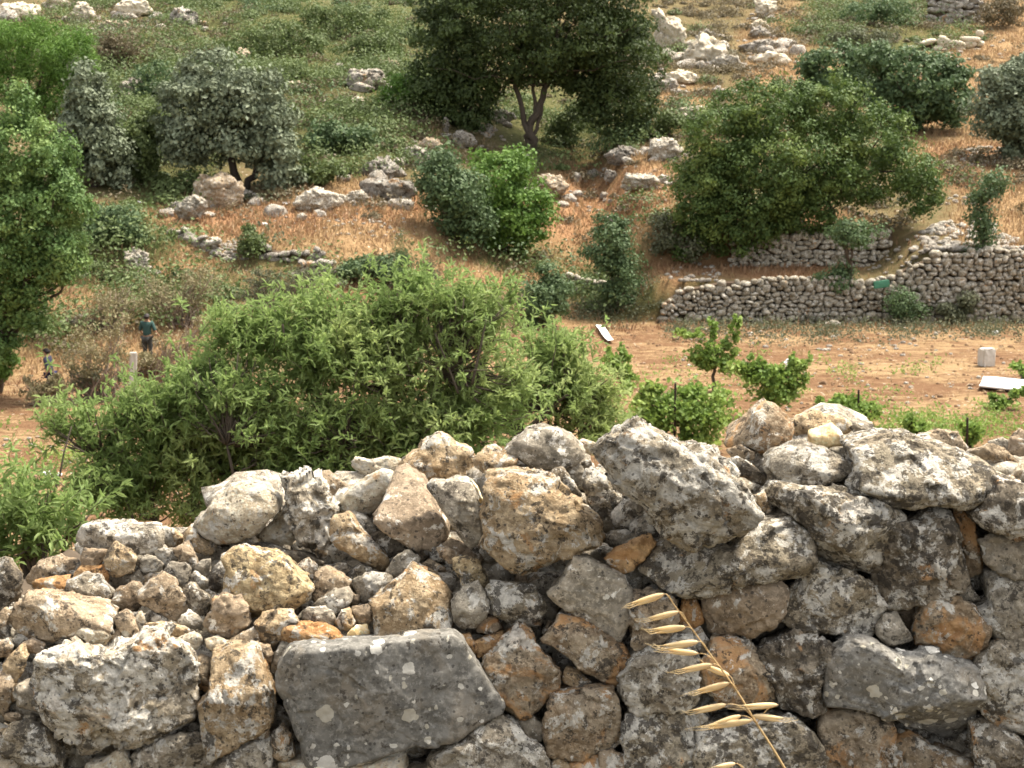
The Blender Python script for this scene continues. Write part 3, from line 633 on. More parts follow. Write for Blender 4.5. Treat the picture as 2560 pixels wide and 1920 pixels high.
S('G', 'flat', [(915,682),(980,596),(1060,585),(1104,660),(1176,772),(1104,806),(988,806),(926,753)], facets=2)
S('G', 'rust', [(1195,782),(1226,600),(1256,496),(1350,466),(1452,486),(1604,546),(1686,680),(1665,804),(1562,906),(1490,927),(1398,886),(1205,835)], part="orange stone streaked black and white", p=4, facets=2)
S('G', 'grey', [(1715,432),(1736,356),(1936,366),(2080,376),(2080,766),(1850,817),(1776,786),(1694,704),(1614,592),(1714,542)], facets=3)
S('G', 'slab', [(555,1152),(576,1000),(636,856),(740,776),(902,796),(1052,856),(1110,875),(1302,876),(1606,966),(1626,1100),(1626,1374),(1564,1567),(1500,1577),(1298,1486),(1058,1346),(858,1266),(700,1236),(586,1246)], part="long grey block with black and white lichen on its left half", thick=.3, ridge=[((1040,1330),(1110,880),.15)], facets=1, p=10, rough=.8)
S('G', 'mix', [(1615,900),(1700,826),(1832,796),(2080,806),(2080,1406),(1850,1397),(1718,1346),(1625,1255),(1604,1000)], facets=2)
S('G', 'rust', [(535,1400),(558,1297),(640,1286),(852,1316),(1055,1376),(1055,1600),(1020,1820),(580,1820),(535,1555)], facets=2)
S('G', 'rust', [(1045,1502),(1180,1466),(1352,1536),(1604,1646),(1660,1840),(1045,1840)], facets=3)
S('G', 'dark', [(1595,1402),(1680,1356),(1852,1436),(2080,1556),(2080,1840),(1680,1840),(1575,1600)], facets=3)
S('G', 'flat', [(1436,462),(1560,385),(1646,510),(1580,536)], dy=.05)
S('G', 'flat', [(1060,1450),(1080,1396),(1254,1456),(1200,1496)], dy=.03)
S('G', 'brown', [(1050,600),(1100,540),(1240,510),(1210,740),(1170,770),(1110,670)], dy=.1)
S('G', 'dark', [(1140,840),(1190,800),(1400,880),(1580,950),(1300,900)], dy=.08)
S('G', 'flat', [(1480,1600),(1600,1530),(1640,1640),(1600,1680)], dy=.05)
S('G', 'brown', [(240,730),(350,700),(640,730),(620,800),(480,740),(400,720),(300,770)], dy=.1)

# ---- behind the traced stones: hearting and earth, and the wall's run beyond the photo
def build_fill():
    rs = np.random.RandomState(5)
    acc = Acc()
    def blob(c, r, n=5, sq=(1, 1, 1)):
        Dv, Q = cubesphere(n)
        off = rs.uniform(0, 90, 3)
        d = 1 + 0.30 * perlin(Dv * 1.6 + off) + 0.12 * perlin(Dv * 4.5 + off)
        for k in range(6 if n > 5 else 3):
            a = rs.normal(size=3); a /= np.linalg.norm(a)
            h = Dv @ a * d; c_ = rs.uniform(.6, .8)
            d = d * np.where(h > c_, c_ / np.maximum(h, 1e-3), 1)
        if n > 5: d = d + .10 * fracture(Dv * 1.7 + off, 3) + .05 * fracture(Dv * 4 + off, 5) + .05 * fbm(Dv * 6 + off, 3)
        acc.add(Dv * d[:, None] * r * np.array(sq) + c, Q)
    # hearting seen in the gaps
    for u in np.arange(-200, 2800, 46):
        top = np.interp(u, TOPU, TOPV)
        for v in np.arange(top + 70, 2050, 40):
            uu = u + rs.uniform(-20, 20); vv = v + rs.uniform(-16, 16)
            Y = depth_at(uu, vv + 10) + 0.17 + rs.uniform(0, .07)
            x, y, z = unproj(uu, vv, Y)
            blob((x, y, z), rs.uniform(0.028, 0.055), 4, (rs.uniform(1, 1.5), 1, rs.uniform(.7, 1)))
    # courses beyond the frame, left, right and below
    for sx, x0, x1 in ((-1, -5.0, -1.38), (1, 1.38, 5.0)):
        zt = unproj(0, 1480 if sx < 0 else 1110, 4.4)[2]
        z = -1.98
        while z < zt:
            hh = rs.uniform(.12, .22); x = x0
            while x < x1:
                w = rs.uniform(.16, .38)
                if sx < 0 and x + w > x1: break
                blob((x + w / 2, 4.18 + 0.35 * (z + 2) * .3 + rs.uniform(-.03, .03), z + hh / 2), 0.58, 14, (w * 1.05, .36, hh * 1.12))
                if z + hh > zt - .1 and abs(x + w / 2) > 1.75: blob((x + w / 2, 4.65 + rs.uniform(-.1, .1), z + hh / 2 - .02), 0.5, 6, (w, .4, hh))
                x += w * .97
            z += hh * .93
    x = -1.6
    while x < 1.6:
        w = rs.uniform(.2, .4)
        blob((x + w / 2, 4.2, -1.93), 0.55, 10, (w * 1.05, .36, .24)); x += w * .97
    # back of the wall
    for x in np.arange(-5, 5, .3):
        u = 1280 + x / 4.9 * FPX
        top = np.interp(u, TOPU, TOPV) + 40
        zt = unproj(u, top, 4.95)[2]
        z = -2.6
        while z < zt - .1:
            blob((x + rs.uniform(-.05, .05), 5.0 + .12 * (z < -2), z + .1), 0.5, 5, (.34, .34, .24)); z += .2
    o = link("hearting", acc.mesh("hearting"), SM['grey'], wall, -wall.location)
    o["kind"] = "stuff"
    # earth packed inside
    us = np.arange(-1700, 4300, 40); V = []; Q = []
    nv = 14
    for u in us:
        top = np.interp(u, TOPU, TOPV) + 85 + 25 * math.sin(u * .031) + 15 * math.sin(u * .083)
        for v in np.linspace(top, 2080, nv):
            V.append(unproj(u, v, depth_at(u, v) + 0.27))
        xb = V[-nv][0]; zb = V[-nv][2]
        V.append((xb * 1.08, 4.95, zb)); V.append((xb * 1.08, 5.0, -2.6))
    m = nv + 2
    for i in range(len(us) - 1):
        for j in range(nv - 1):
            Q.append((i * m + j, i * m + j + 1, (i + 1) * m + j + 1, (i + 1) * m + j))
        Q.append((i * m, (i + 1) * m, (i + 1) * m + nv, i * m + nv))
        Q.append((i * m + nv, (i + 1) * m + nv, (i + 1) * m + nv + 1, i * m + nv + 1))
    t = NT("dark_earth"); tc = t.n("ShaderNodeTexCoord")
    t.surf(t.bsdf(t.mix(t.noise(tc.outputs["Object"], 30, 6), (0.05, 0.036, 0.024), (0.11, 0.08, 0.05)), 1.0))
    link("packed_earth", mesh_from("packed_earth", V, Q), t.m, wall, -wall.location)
TOPU = [-300, 0, 60, 150, 200, 470, 520, 700, 830, 980, 1090, 1200, 1290, 1380, 1500, 1600, 1700, 1850, 1920, 2000, 2150, 2300, 2450, 2600, 2900]
TOPV = [1420, 1420, 1450, 1430, 1320, 1320, 1240, 1220, 1200, 1170, 1110, 1140, 1130, 1100, 1110, 1090, 1090, 1150, 1060, 1050, 1060, 1085, 1100, 1110, 1110]
build_fill()
# ------------------------------------------------------------------ terrain
def ystart(x): return 46 + 11 * sstep(-7, 3.5, x)

def terr(x, y):
    x = np.asarray(x, float); y = np.asarray(y, float)
    z = np.interp(y, [-30, 5.0, 6.5, 14, 22, 28, 400], [-2.0, -2.0, -2.9, -5.6, -7.7, -8.0, -8.0])
    ys = ystart(x); d = y - ys
    left = 0.23 * np.maximum(0, d)
    left = np.where(d > 30, 0.23 * 30 + .20 * (d - 30), left)
    left = left + 0.45 * sstep(9.0, 9.8, d) * (x < 3)
    right = np.interp(d, [0, .35, .5, 3.3, 3.6, 3.8, 30, 300], [0, .05, 1.42, 1.62, 1.7, 2.85, 8.3, 60])
    tall = np.interp(d, [0, .5, .75, 3.8, 30, 300], [0, .05, 2.5, 3.0, 8.3, 60])
    right = right + (tall - right) * sstep(13.2, 15.0, x)
    s = sstep(3.6, 5.4, x)
    h = left * (1 - s) + right * s
    P = np.stack([x * .09, y * .09, 0 * x + 3.3], -1).reshape(-1, 3)
    n = (fbm(P, 4)).reshape(x.shape)
    amp = 0.10 + 0.9 * sstep(0, 25, d) * sstep(-2, 6, d)
    n2 = perlin(np.stack([x * 1.1, y * 1.1, 0 * x + 8], -1).reshape(-1, 3)).reshape(x.shape)
    bump = n * amp + 0.05 * n2 * (y > 20)
    bump = np.where((s > .5) & (d < 6), bump * .2, bump)
    return z + h + bump

def ground(u, v):
    """where the sight line through (u,v) of the photograph (2212 wide) meets the land"""
    Y = np.arange(6.5, 240, 0.1)
    x, y, z = unproj(u * DS, v * DS, Y)
    t = terr(x, Y)
    k = np.argmax(z <= t) if (z <= t).any() else -1
    return Vector((float(x[k]), float(Y[k]), float(t[k])))

# what grows where: (u, v, ru, rv) patches in the photograph, read through the sight lines
DRY = [(780,480,190,75),(300,470,160,25),(520,490,180,60),(640,520,120,40),(400,570,110,50),(900,560,260,30),(1330,400,130,90),(1280,460,130,70),(1700,120,90,100),
       (2120,80,130,90),(2080,150,120,60),(2060,300,70,70),(2160,470,90,80),(1960,260,60,60),(1230,560,200,40),(1300,690,150,40),(1390,700,60,40),(300,640,200,100),(200,760,180,110),(560,620,160,40),(820,430,90,40),(240,60,60,40),(730,420,120,30),(1050,590,150,30),(900,300,60,40),(700,590,150,40),(1480,250,80,60)]
BROWN = [(1500,170,160,140),(1580,40,220,70),(1430,220,70,80),(2000,40,170,60),(250,70,220,70),(330,120,120,60),(700,230,80,50),(1000,330,60,30),(850,280,80,50),(2130,370,110,40),(1650,190,120,60)]
RED = [(1320,420,120,60),(480,470,120,40),(820,450,120,30),(620,480,60,30),(1420,620,60,60),(1250,480,80,40),(1650,560,200,40),(2120,360,120,50),(700,620,110,40),(1740,510,160,50)]
GREEN = [(200,560,110,55),(330,650,80,45),(610,600,140,45),(430,640,100,40),(240,500,110,40),(120,720,90,40),(1120,560,90,25),(520,90,380,130),(740,60,260,140),(760,290,200,80),(870,200,120,90),(330,300,160,120),(300,170,160,80),(1230,270,150,80),(1460,280,60,40),(250,520,120,50),(1330,630,90,60),(1640,715,150,25),(1900,60,180,60),(1430,660,60,30)]
def patch(L, u, v):
    m = np.zeros_like(u)
    for (a, b, ra, rb) in L:
        m = np.maximum(m, np.clip(1.35 - np.sqrt(((u - a) / ra) ** 2 + ((v - b) / rb) ** 2), 0, 1))
    return np.clip(m * 2.2, 0, 1)
def cover(x, y):
    x = np.asarray(x, float); y = np.asarray(y, float)
    z = terr(x, y); u, v = proj(x, y, z)
    nz = 0.5 + 0.8 * fbm(np.stack([x * .35, y * .22, 0 * x + 1.5], -1).reshape(-1, 3), 4).reshape(x.shape)
    d = y - ystart(x)
    field = sstep(24, 29, y) * (1 - sstep(-1.5, .3, d))
    dry = np.clip(patch(DRY, u, v) * (0.55 + 0.8 * nz), 0, 1)
    red = np.clip(patch(RED, u, v) * (0.3 + 1.1 * nz), 0, 1)
    gre = np.clip(patch(GREEN, u, v) * (0.45 + 0.9 * nz), 0, 1)
    cover.brown = np.clip(patch(BROWN, u, v) * (0.5 + .8 * nz), 0, 1)
    return dry, red, gre, field, d

def build_ground():
    xs = np.concatenate([np.arange(-110, -36, 2.0), np.arange(-36, 36, .45), np.arange(36, 110, 2.0)])
    ys = np.concatenate([np.arange(-25, 4, 2.0), np.arange(4, 26, .7), np.arange(26, 44, .5), np.arange(44, 63, .2), np.arange(63, 140, .6), np.arange(140, 330, 3)])
    X, Y = np.meshgrid(xs, ys, indexing='ij')
    Z = terr(X, Y)
    nx, ny = X.shape
    idx = np.arange(nx * ny).reshape(nx, ny)
    Q = np.stack([idx[:-1, :-1], idx[1:, :-1], idx[1:, 1:], idx[:-1, 1:]], -1).reshape(-1, 4)
    me = mesh_from("hillside_ground", np.stack([X, Y, Z], -1).reshape(-1, 3), Q)
    dry, red, gre, field, d = cover(X.ravel(), Y.ravel())
    ca = me.color_attributes.new("cover", 'FLOAT_COLOR', 'POINT')
    ca.data.foreach_set("color", np.stack([dry, gre, field, red], -1).astype(np.float32).ravel())
    t = NT("hillside_soil")
    at = t.n("ShaderNodeAttribute", attribute_name="cover"); sp = t.n("ShaderNodeSeparateColor"); t.t.links.new(at.outputs["Color"], sp.inputs[0])
    dry_, gre_, fld_, red_ = sp.outputs[0], sp.outputs[1], sp.outputs[2], at.outputs["Alpha"]
    tc = t.n("ShaderNodeTexCoord"); v = tc.outputs["Object"]
    n1 = t.noise(v, 0.8, 6, .65); n2 = t.noise(v, 4.0, 6, .7); n3 = t.noise(v, 14.0, 4, .7)
    base = t.mix(t.ramp(n1, .35, .65), (0.12, 0.092, 0.045), (0.185, 0.135, 0.070))
    base = t.mix(t.math('MULTIPLY', t.ramp(n2, .42, .62), .6), base, (0.105, 0.10, 0.042))
    dcol = t.mix(t.ramp(n2, .35, .65), (0.22, 0.135, 0.065), (0.33, 0.22, 0.115))
    base = t.mix(dry_, base, dcol)
    base = t.mix(t.math('MULTIPLY', red_, .75), base, t.mix(n2, (0.27, 0.13, 0.065), (0.36, 0.21, 0.115)))
    base = t.mix(gre_, base, t.mix(t.ramp(n2, .38, .62), (0.062, 0.070, 0.026), (0.115, 0.112, 0.044)))
    # ploughed red soil with straw lying in rough rows
    mp = t.n("ShaderNodeMapping"); mp.inputs["Scale"].default_value = (0.55, 1.7, 1); mp.inputs["Rotation"].default_value = (0, 0, R(8)); t.t.links.new(v, mp.inputs[0])
    n4 = t.noise(mp.outputs[0], 2.2, 8, .75, .4); n5 = t.noise(v, .35, 3, .5)
    soil = t.mix(t.ramp(n2, .3, .7), (0.135, 0.072, 0.038), (0.205, 0.118, 0.064))
    straw = t.math('ADD', n4, t.math('MULTIPLY', t.math('SUBTRACT', n5, .5), .55))
    soil = t.mix(t.math('MULTIPLY', t.ramp(straw, .45, .60), .85), soil, t.mix(n3, (0.26, 0.170, 0.085), (0.40, 0.285, 0.155)))
    col = t.mix(fld_, base, soil)
    pn = t.n("ShaderNodeTexVoronoi", i_Scale=5.0); t.t.links.new(v, pn.inputs["Vector"])
    ps = t.n("ShaderNodeSeparateColor"); t.t.links.new(pn.outputs["Color"], ps.inputs[0])
    peb = t.math('LESS_THAN', pn.outputs["Distance"], t.math('MULTIPLY', t.math('SUBTRACT', ps.outputs[0], .72), .9))
    col = t.mix(t.math('MULTIPLY', peb, .8), col, (0.52, 0.45, 0.35))
    h = t.math('ADD', n4, t.math('ADD', t.math('MULTIPLY', n2, .7), t.math('MULTIPLY', n3, .4)))
    b = t.n("ShaderNodeBump", i_Strength=.9, i_Distance=.16); t.t.links.new(h, b.inputs["Height"])
    t.surf(t.bsdf(col, 1.0, b.outputs[0], .05))
    o = link("hillside_ground", me, t.m); tag(o, kind="structure")
build_ground()

# ------------------------------------------------------------------ foliage
def leaf_mat(name, c1, c2, c3=None, trans=0.28, rough=.6, spec=.3):
    t = NT(name)
    gi = t.n("ShaderNodeNewGeometry"); tc = t.n("ShaderNodeTexCoord")
    rnd = gi.outputs["Random Per Island"]
    col = t.mix(t.math('ADD', t.math('MULTIPLY', rnd, .6), .2), c1, c2)
    if c3:
        m = t.ramp(t.noise(tc.outputs["Object"], .9, 3), .48, .66)
        col = t.mix(t.math('MULTIPLY', m, .75), col, c3)
    p = t.n("ShaderNodeBsdfPrincipled"); t.t.links.new(col, p.inputs["Base Color"])
    p.inputs["Roughness"].default_value = rough; p.inputs["Specular IOR Level"].default_value = spec
    tr = t.n("ShaderNodeBsdfTranslucent"); t.t.links.new(col, tr.inputs["Color"])
    mx = t.n("ShaderNodeMixShader"); mx.inputs[0].default_value = trans
    t.t.links.new(p.outputs[0], mx.inputs[1]); t.t.links.new(tr.outputs[0], mx.inputs[2])
    t.surf(mx.outputs[0]); return t.m

def bark_mat(name, c1, c2):
    t = NT(name); tc = t.n("ShaderNodeTexCoord")
    mp = t.n("ShaderNodeMapping"); mp.inputs["Scale"].default_value = (6, 6, 1.2); t.t.links.new(tc.outputs["Object"], mp.inputs[0])
    n = t.noise(mp.outputs[0], 3, 6)
    b = t.n("ShaderNodeBump", i_Strength=.8, i_Distance=.03); t.t.links.new(n, b.inputs["Height"])
    t.surf(t.bsdf(t.mix(n, c1, c2), .95, b.outputs[0], .1)); return t.m

LM = {
 'carob': leaf_mat("carob_leaves", (0.030, 0.050, 0.014), (0.080, 0.108, 0.030), (0.092, 0.130, 0.034)),
 'oak': leaf_mat("oak_leaves", (0.038, 0.074, 0.017), (0.110, 0.165, 0.040), (0.165, 0.220, 0.050)),
 'bright': leaf_mat("bright_green_leaves", (0.060, 0.135, 0.020), (0.140, 0.235, 0.040), (0.17, 0.27, 0.06)),
 'deep': leaf_mat("deep_green_leaves", (0.048, 0.088, 0.034), (0.120, 0.172, 0.068)),
 'olive': leaf_mat("olive_leaves", (0.070, 0.092, 0.050), (0.190, 0.220, 0.130), (0.25, 0.285, 0.185), trans=.16),
 'fig': leaf_mat("yellow_green_leaves", (0.055, 0.115, 0.028), (0.150, 0.235, 0.065), (0.20, 0.28, 0.08)),
 'almond': leaf_mat("almond_leaves", (0.140, 0.215, 0.055), (0.285, 0.370, 0.125), (0.39, 0.45, 0.17), trans=.54),
 'vine': leaf_mat("vine_leaves", (0.10, 0.18, 0.032), (0.24, 0.33, 0.075), (0.31, 0.39, 0.10), trans=.4),
 'sage': leaf_mat("grey_green_leaves", (0.075, 0.085, 0.045), (0.145, 0.150, 0.080)),
 'dryleaf': leaf_mat("dry_olive_leaves", (0.17, 0.15, 0.075), (0.27, 0.23, 0.12)),
 'scrub': leaf_mat("scrub_leaves", (0.065, 0.095, 0.030), (0.130, 0.165, 0.055), (0.140, 0.190, 0.060)),
 'brownscrub': leaf_mat("brown_scrub_leaves", (0.095, 0.078, 0.042), (0.17, 0.135, 0.072)),
 'gold': leaf_mat("dry_grass_blades", (0.24, 0.150, 0.075), (0.40, 0.285, 0.150), trans=.3),
 'rust': leaf_mat("red_dry_grass_blades", (0.20, 0.105, 0.055), (0.33, 0.20, 0.105), trans=.25),
}
BK = {'bark': bark_mat("grey_brown_bark", (0.055, 0.042, 0.032), (0.13, 0.105, 0.08)),
      'dark': bark_mat("dark_bark", (0.028, 0.022, 0.018), (0.065, 0.052, 0.042)),
      'twig': bark_mat("dry_twigs", (0.16, 0.12, 0.09), (0.30, 0.235, 0.18))}

def unit(a): return a / (np.linalg.norm(a, axis=-1, keepdims=True) + 1e-9)

def leaves(C, size, rs, aspect=.55, up=.5, A=None, out=None):
    """rhombic leaves at C, facing out of their clump and upward"""
    n = len(C)
    N = rs.normal(size=(n, 3)) + np.array([0, 0, up])
    if out is not None: N = N * .55 + out * 1.2
    N = unit(N)
    if A is None: A = rs.normal(size=(n, 3))
    A = unit(A - (A * N).sum(1)[:, None] * N)
    B = np.cross(N, A)
    L = (size * rs.uniform(.65, 1.35, n))[:, None] * .5
    W = L * aspect
    fold = N * L * .18
    V = np.stack([C - A * L, C + B * W + fold, C + A * L, C - B * W + fold], 1).reshape(-1, 3)
    Q = np.arange(4 * n).reshape(n, 4)
    return V, Q

OUT = None
def crown_points(lobes, D, n, rs, clump=.16, shell=.55, depth=1.0, gap=.0, cpx=None):
    """points in clumps through ellipsoid lobes given as (u,v,ru,rv[,dD]) in the photo at distance D"""
    global OUT
    areas = np.array([l[2] * l[3] for l in lobes], float)
    out = []; outs = []
    for l, a in zip(lobes, areas / areas.sum()):
        dD = l[4] if len(l) > 4 else 0
        Y = D + dD
        c = np.array(unproj(l[0] * DS, l[1] * DS, Y)); m = DS * Y / FPX
        rx, rz = l[2] * m, l[3] * m; ry = min(max(.5 * (rx + rz), .2), 1.4 * min(rx, rz) + .3) * depth
        nl = max(8, int(n * a))
        if cpx:
            k = max(4, int(1.25 * l[2] * l[3] * 3.14 / (cpx * 1.75) ** 2))
        else:
            k = max(6, int(nl / 55))
        Dv = unit(rs.normal(size=(k, 3)))
        rad = rs.uniform(shell, 1.0, k) ** .6
        cc = Dv * rad[:, None]
        pert = 1 + .30 * perlin(Dv * 2.2 + c)
        cc = cc * pert[:, None]
        w = rs.uniform(.5, 1, k); w /= w.sum()
        ci = rs.choice(k, nl, p=w)
        if cpx:
            cs = rs.uniform(.6, 1.35, k) * cpx * m
            g = rs.normal(size=(nl, 3)); g = unit(g) * np.minimum(np.linalg.norm(g, axis=1), 2.0)[:, None]
            e = g * cs[ci][:, None] * np.array([1.15, 1.15, .8])
            P = cc[ci] * np.array([rx, ry, rz]) + e + c
        else:
            cs = rs.uniform(.6, 1.3, k) * clump
            e = rs.normal(size=(nl, 3)) * cs[ci][:, None]
            P = (cc[ci] + e) * np.array([rx, ry, rz]) + c
        out.append(P); outs.append(unit(unit(e) + .5 * Dv[ci]))
    OUT = np.concatenate(outs)
    return np.concatenate(out)

def limb(acc, p0, p1, r0, r1, rs, wob=.08, n=7, seg=6):
    p0 = np.array(p0, float); p1 = np.array(p1, float)
    t = np.linspace(0, 1, n)[:, None]; L = np.linalg.norm(p1 - p0)
    P = p0 + (p1 - p0) * t + rs.normal(size=(n, 3)) * wob * L * np.sin(t * np.pi) * .6
    tube(acc, P, np.linspace(r0, r1, n), seg)
    return P

def tree(name, label, cat, lobes, base, mat, n, size, D=None, bark='bark', group=None, stems=(), seed=1, clump=.16, shell=.5, aspect=.6, limbs=10, r=.12, up=.35, gap=0, depth=1.0, D_off=0, cpx=11):
    rs = np.random.RandomState(seed)
    b = ground(*base) if D is None else None
    if b is None:
        x, y, z = unproj(base[0] * DS, base[1] * DS, D); z = float(terr(np.array([x]), np.array([y]))[0]); b = Vector((x, y, z))
    D = b.y + D_off
    root = thing(name, label, cat, b, group)
    P = crown_points(lobes, D, n, rs, clump, shell, depth, gap, cpx)
    k_ = P[:, 2] > terr(P[:, 0], P[:, 1]) + .02
    P = P[k_]
    V, Q = leaves(P, size, rs, aspect, up, None, OUT[k_])
    link("crown", mesh_from("crown", V - np.array(b), Q, False), mat, root)
    acc = Acc(); bb = np.array(b) - (0, 0, .15)
    if stems:
        for st in stems:
            pts = [np.array(unproj(u * DS, v * DS, D)) for u, v in st[0]]
            pts[0][2] = min(pts[0][2], bb[2] + .3) if st is stems[0] else pts[0][2]
            pp = []
            for i in range(len(pts) - 1):
                for q in np.linspace(0, 1, 5)[:-1]: pp.append(pts[i] * (1 - q) + pts[i + 1] * q + rs.normal(size=3) * st[1] * .35)
            pp.append(pts[-1]); tube(acc, np.array(pp), np.linspace(st[1], st[1] * st[2], len(pp)), 8)
            tops = pts[-1]
            for k in range(limbs // len(stems)):
                limb(acc, tops * .8 + pts[-2] * .2, P[rs.randint(len(P))], st[1] * .5, st[1] * .1, rs)
    else:
        mid = P.mean(0); mid = bb + (mid - bb) * .45
        limb(acc, bb, mid, r, r * .7, rs, .05, 7, 8)
        for k in range(limbs):
            limb(acc, mid if k % 2 else bb + (mid - bb) * .6, P[rs.randint(len(P))], r * .5, r * .08, rs)
    m = acc.mesh("trunk"); m.transform(__import__("mathutils").Matrix.Translation(-b))
    link("trunk", m, BK[bark], root)
    return root

# trees of the hillside
tree("carob_tree", "tall dark evergreen tree with drooping lobes, cut by the photo's top edge", "tree",
     [(1150,40,250,130),(985,125,70,100),(1000,215,75,75),(985,190,85,60),(1340,120,95,120),(1345,225,72,85),(1365,275,50,45),(1010,240,50,45),(930,180,60,60),(1290,180,60,80),(1150,-70,270,120),(1085,130,130,70),(1235,150,90,50),(1230,80,160,90),(940,40,30,50)],
     (1143,322), LM['carob'], 84000, .185, bark='bark', stems=[([(1143,330),(1138,285),(1122,225),(1110,150)],.17,.6),([(1146,320),(1150,260),(1178,200),(1200,110)],.20,.6),([(1140,300),(1158,240),(1150,150)],.12,.6),([(1148,310),(1168,250),(1182,170)],.10,.6),([(1000,285),(1018,235),(1040,150)],.08,.6)], limbs=20, seed=11, clump=.15, shell=.45)
tree("oak_tree", "broad rounded olive-green tree standing on the right terrace walls", "tree",
     [(1560,290,80,85),(1510,420,68,100),(1660,235,105,65),(1780,220,85,60),(1880,285,85,70),(1955,365,65,65),(1990,425,38,45),(1700,350,170,115),(1600,480,120,70),(1850,390,105,58),(1730,450,100,48),(1485,515,45,35),(1620,400,140,100)],
     (1795,566), LM['oak'], 80000, .135, bark='dark', stems=[([(1795,580),(1790,520),(1800,460),(1770,400)],.13,.6),([(1650,610),(1648,560),(1630,480)],.09,.6),([(1700,560),(1720,500),(1730,420)],.07,.6)], limbs=18, seed=12, clump=.15, shell=.45)
tree("evergreen_bush", "vivid green bush in front of the tall dark tree's trunk", "bush",
     [(1085,390,75,70),(1110,450,80,70),(1150,490,50,45),(1060,490,70,50),(1090,525,70,20),(1120,350,35,35)], (1090,548), LM['bright'], 15000, .15, seed=13, shell=.4, r=.08)
tree("evergreen_bush", "darker bush against the left side of the vivid green bush", "bush",
     [(955,390,55,60),(985,430,70,70),(960,345,15,40),(1010,480,60,50)], (980,520), LM['deep'], 9000, .16, seed=14, shell=.4, r=.07)
tree("olive_tree", "large silvery olive tree behind the brown boulder at the left", "tree",
     [(450,165,60,60),(430,235,95,75),(560,225,75,75),(500,300,120,55),(600,310,50,80),(400,300,60,60),(610,380,45,50),(500,210,90,60)], (510,415), LM['olive'], 26000, .19, bark='dark', seed=15, clump=.14, shell=.5, r=.2, stems=[([(515,415),(505,370),(480,310)],.2,.6),([(520,415),(560,370),(580,300)],.16,.6)], limbs=14)
tree("olive_tree", "narrow silvery olive tree left of the large one", "tree",
     [(185,190,35,55),(190,260,65,65),(205,330,70,55),(170,300,50,60),(235,360,50,40)], (205,405), LM['olive'], 14000, .18, bark='dark', seed=16, clump=.15, r=.14)
tree("fir_like_bush", "feathery bright green tree in the top left corner", "tree",
     [(60,110,110,65),(150,130,55,65),(60,185,130,45),(20,90,60,50),(90,220,70,30)], (90,262), LM['bright'], 18000, .22, seed=17, clump=.17, aspect=.25, r=.15)
tree("wild_fruit_tree", "leafy yellow-green tree filling the left edge", "tree",
     [(35,235,40,50),(55,330,95,75),(100,400,85,80),(50,470,110,100),(115,540,70,80),(60,600,95,65),(-30,480,100,210),(70,690,50,25),(150,430,45,60),(30,650,50,40),(0,740,45,45)], (-10,850), LM['fig'], 44000, .11, seed=18, clump=.13, shell=.45, r=.16, limbs=16, D_off=-1)
tree("low_green_bush", "small dense green bush at the left edge near the walker", "bush",
     [(5,790,32,28),(-30,780,40,40)], (0,835), LM['bright'], 2500, .12, seed=19, D_off=-1.5)
tree("evergreen_bush", "round dark green bush just behind the broad tree's top", "bush", [(1812,150,65,52),(1790,190,50,40),(1850,180,40,40)], (1812,222), LM['deep'], 9000, .24, seed=20, r=.1)
tree("evergreen_bush", "wide dark green bush upslope right of the broad tree", "bush", [(1985,170,100,60),(1960,225,90,50),(2050,220,45,55),(1900,130,40,35)], (1985,282), LM['deep'], 14000, .22, seed=21, r=.1)
tree("olive_tree", "silvery olive tree cut by the right edge of the photo", "tree", [(2165,185,50,55),(2160,250,55,60),(2215,230,60,95),(2230,160,50,40),(2190,300,50,40)], (2190,348), LM['olive'], 16000, .19, bark='dark', seed=22, clump=.15, r=.15)
tree("sapling", "upright leafy sapling right of the vivid green bush", "sapling", [(1322,500,42,45),(1318,550,52,48),(1345,590,45,50),(1340,640,40,30)], (1335,672), LM['deep'], 7000, .13, seed=23, shell=.3, r=.05)
tree("dark_shrub", "dark round shrub behind the almond tree's right end", "shrub", [(1180,610,38,32),(1168,655,45,45),(1200,640,25,40)], (1172,706), LM['deep'], 5500, .13, seed=24, r=.05)
tree("dark_shrub", "low dark shrub on the bank above the almond tree", "shrub", [(800,578,60,18),(840,588,35,25),(760,590,30,14)], (810,622), LM['deep'], 4000, .13, seed=25, r=.04)
tree("little_conifer", "little dark pointed conifer on the bank above the almond tree", "conifer", [(868,575,26,32),(868,548,16,26),(868,522,6,20)], (868,622), LM['deep'], 2600, .10, seed=26, aspect=.2, shell=.2, r=.04)
tree("little_conifer", "smaller greyish conifer right of the dark pointed one", "conifer", [(925,600,18,22),(925,575,9,18)], (925,636), LM['sage'], 1200, .10, seed=27, aspect=.2, shell=.2, r=.03)
tree("low_green_bush", "small bright bush beside the pale stony path", "bush", [(550,515,22,24),(548,540,20,16)], (550,556), LM['scrub'], 2600, .10, seed=28, shell=.2, r=.03)
tree("elder_bush", "low dark bush with white flower heads left of the path", "bush", [(245,478,58,26),(280,500,50,20),(215,500,40,25)], (250,528), LM['deep'], 5000, .13, seed=29, r=.04)
tree("thin_sapling", "thin dark sapling in front of the stone scree at the right", "sapling", [(2125,430,26,30),(2118,470,22,32),(2130,510,22,30),(2150,395,35,20),(2110,545,18,25)], (2118,580), LM['deep'], 3200, .13, seed=30, r=.04, shell=.2)
tree("dark_shrub", "shaded shrub on the terrace below the broad tree", "shrub", [(1850,500,60,30),(1800,610,30,25),(1830,590,25,20)], (1840,620), LM['deep'], 4000, .12, seed=31, D_off=-.3)
tree("dark_shrub", "greyish shrub left under the broad tree", "shrub", [(1440,500,45,35),(1480,540,50,30),(1420,520,30,25)], (1450,568), LM['sage'], 3500, .13, seed=32)
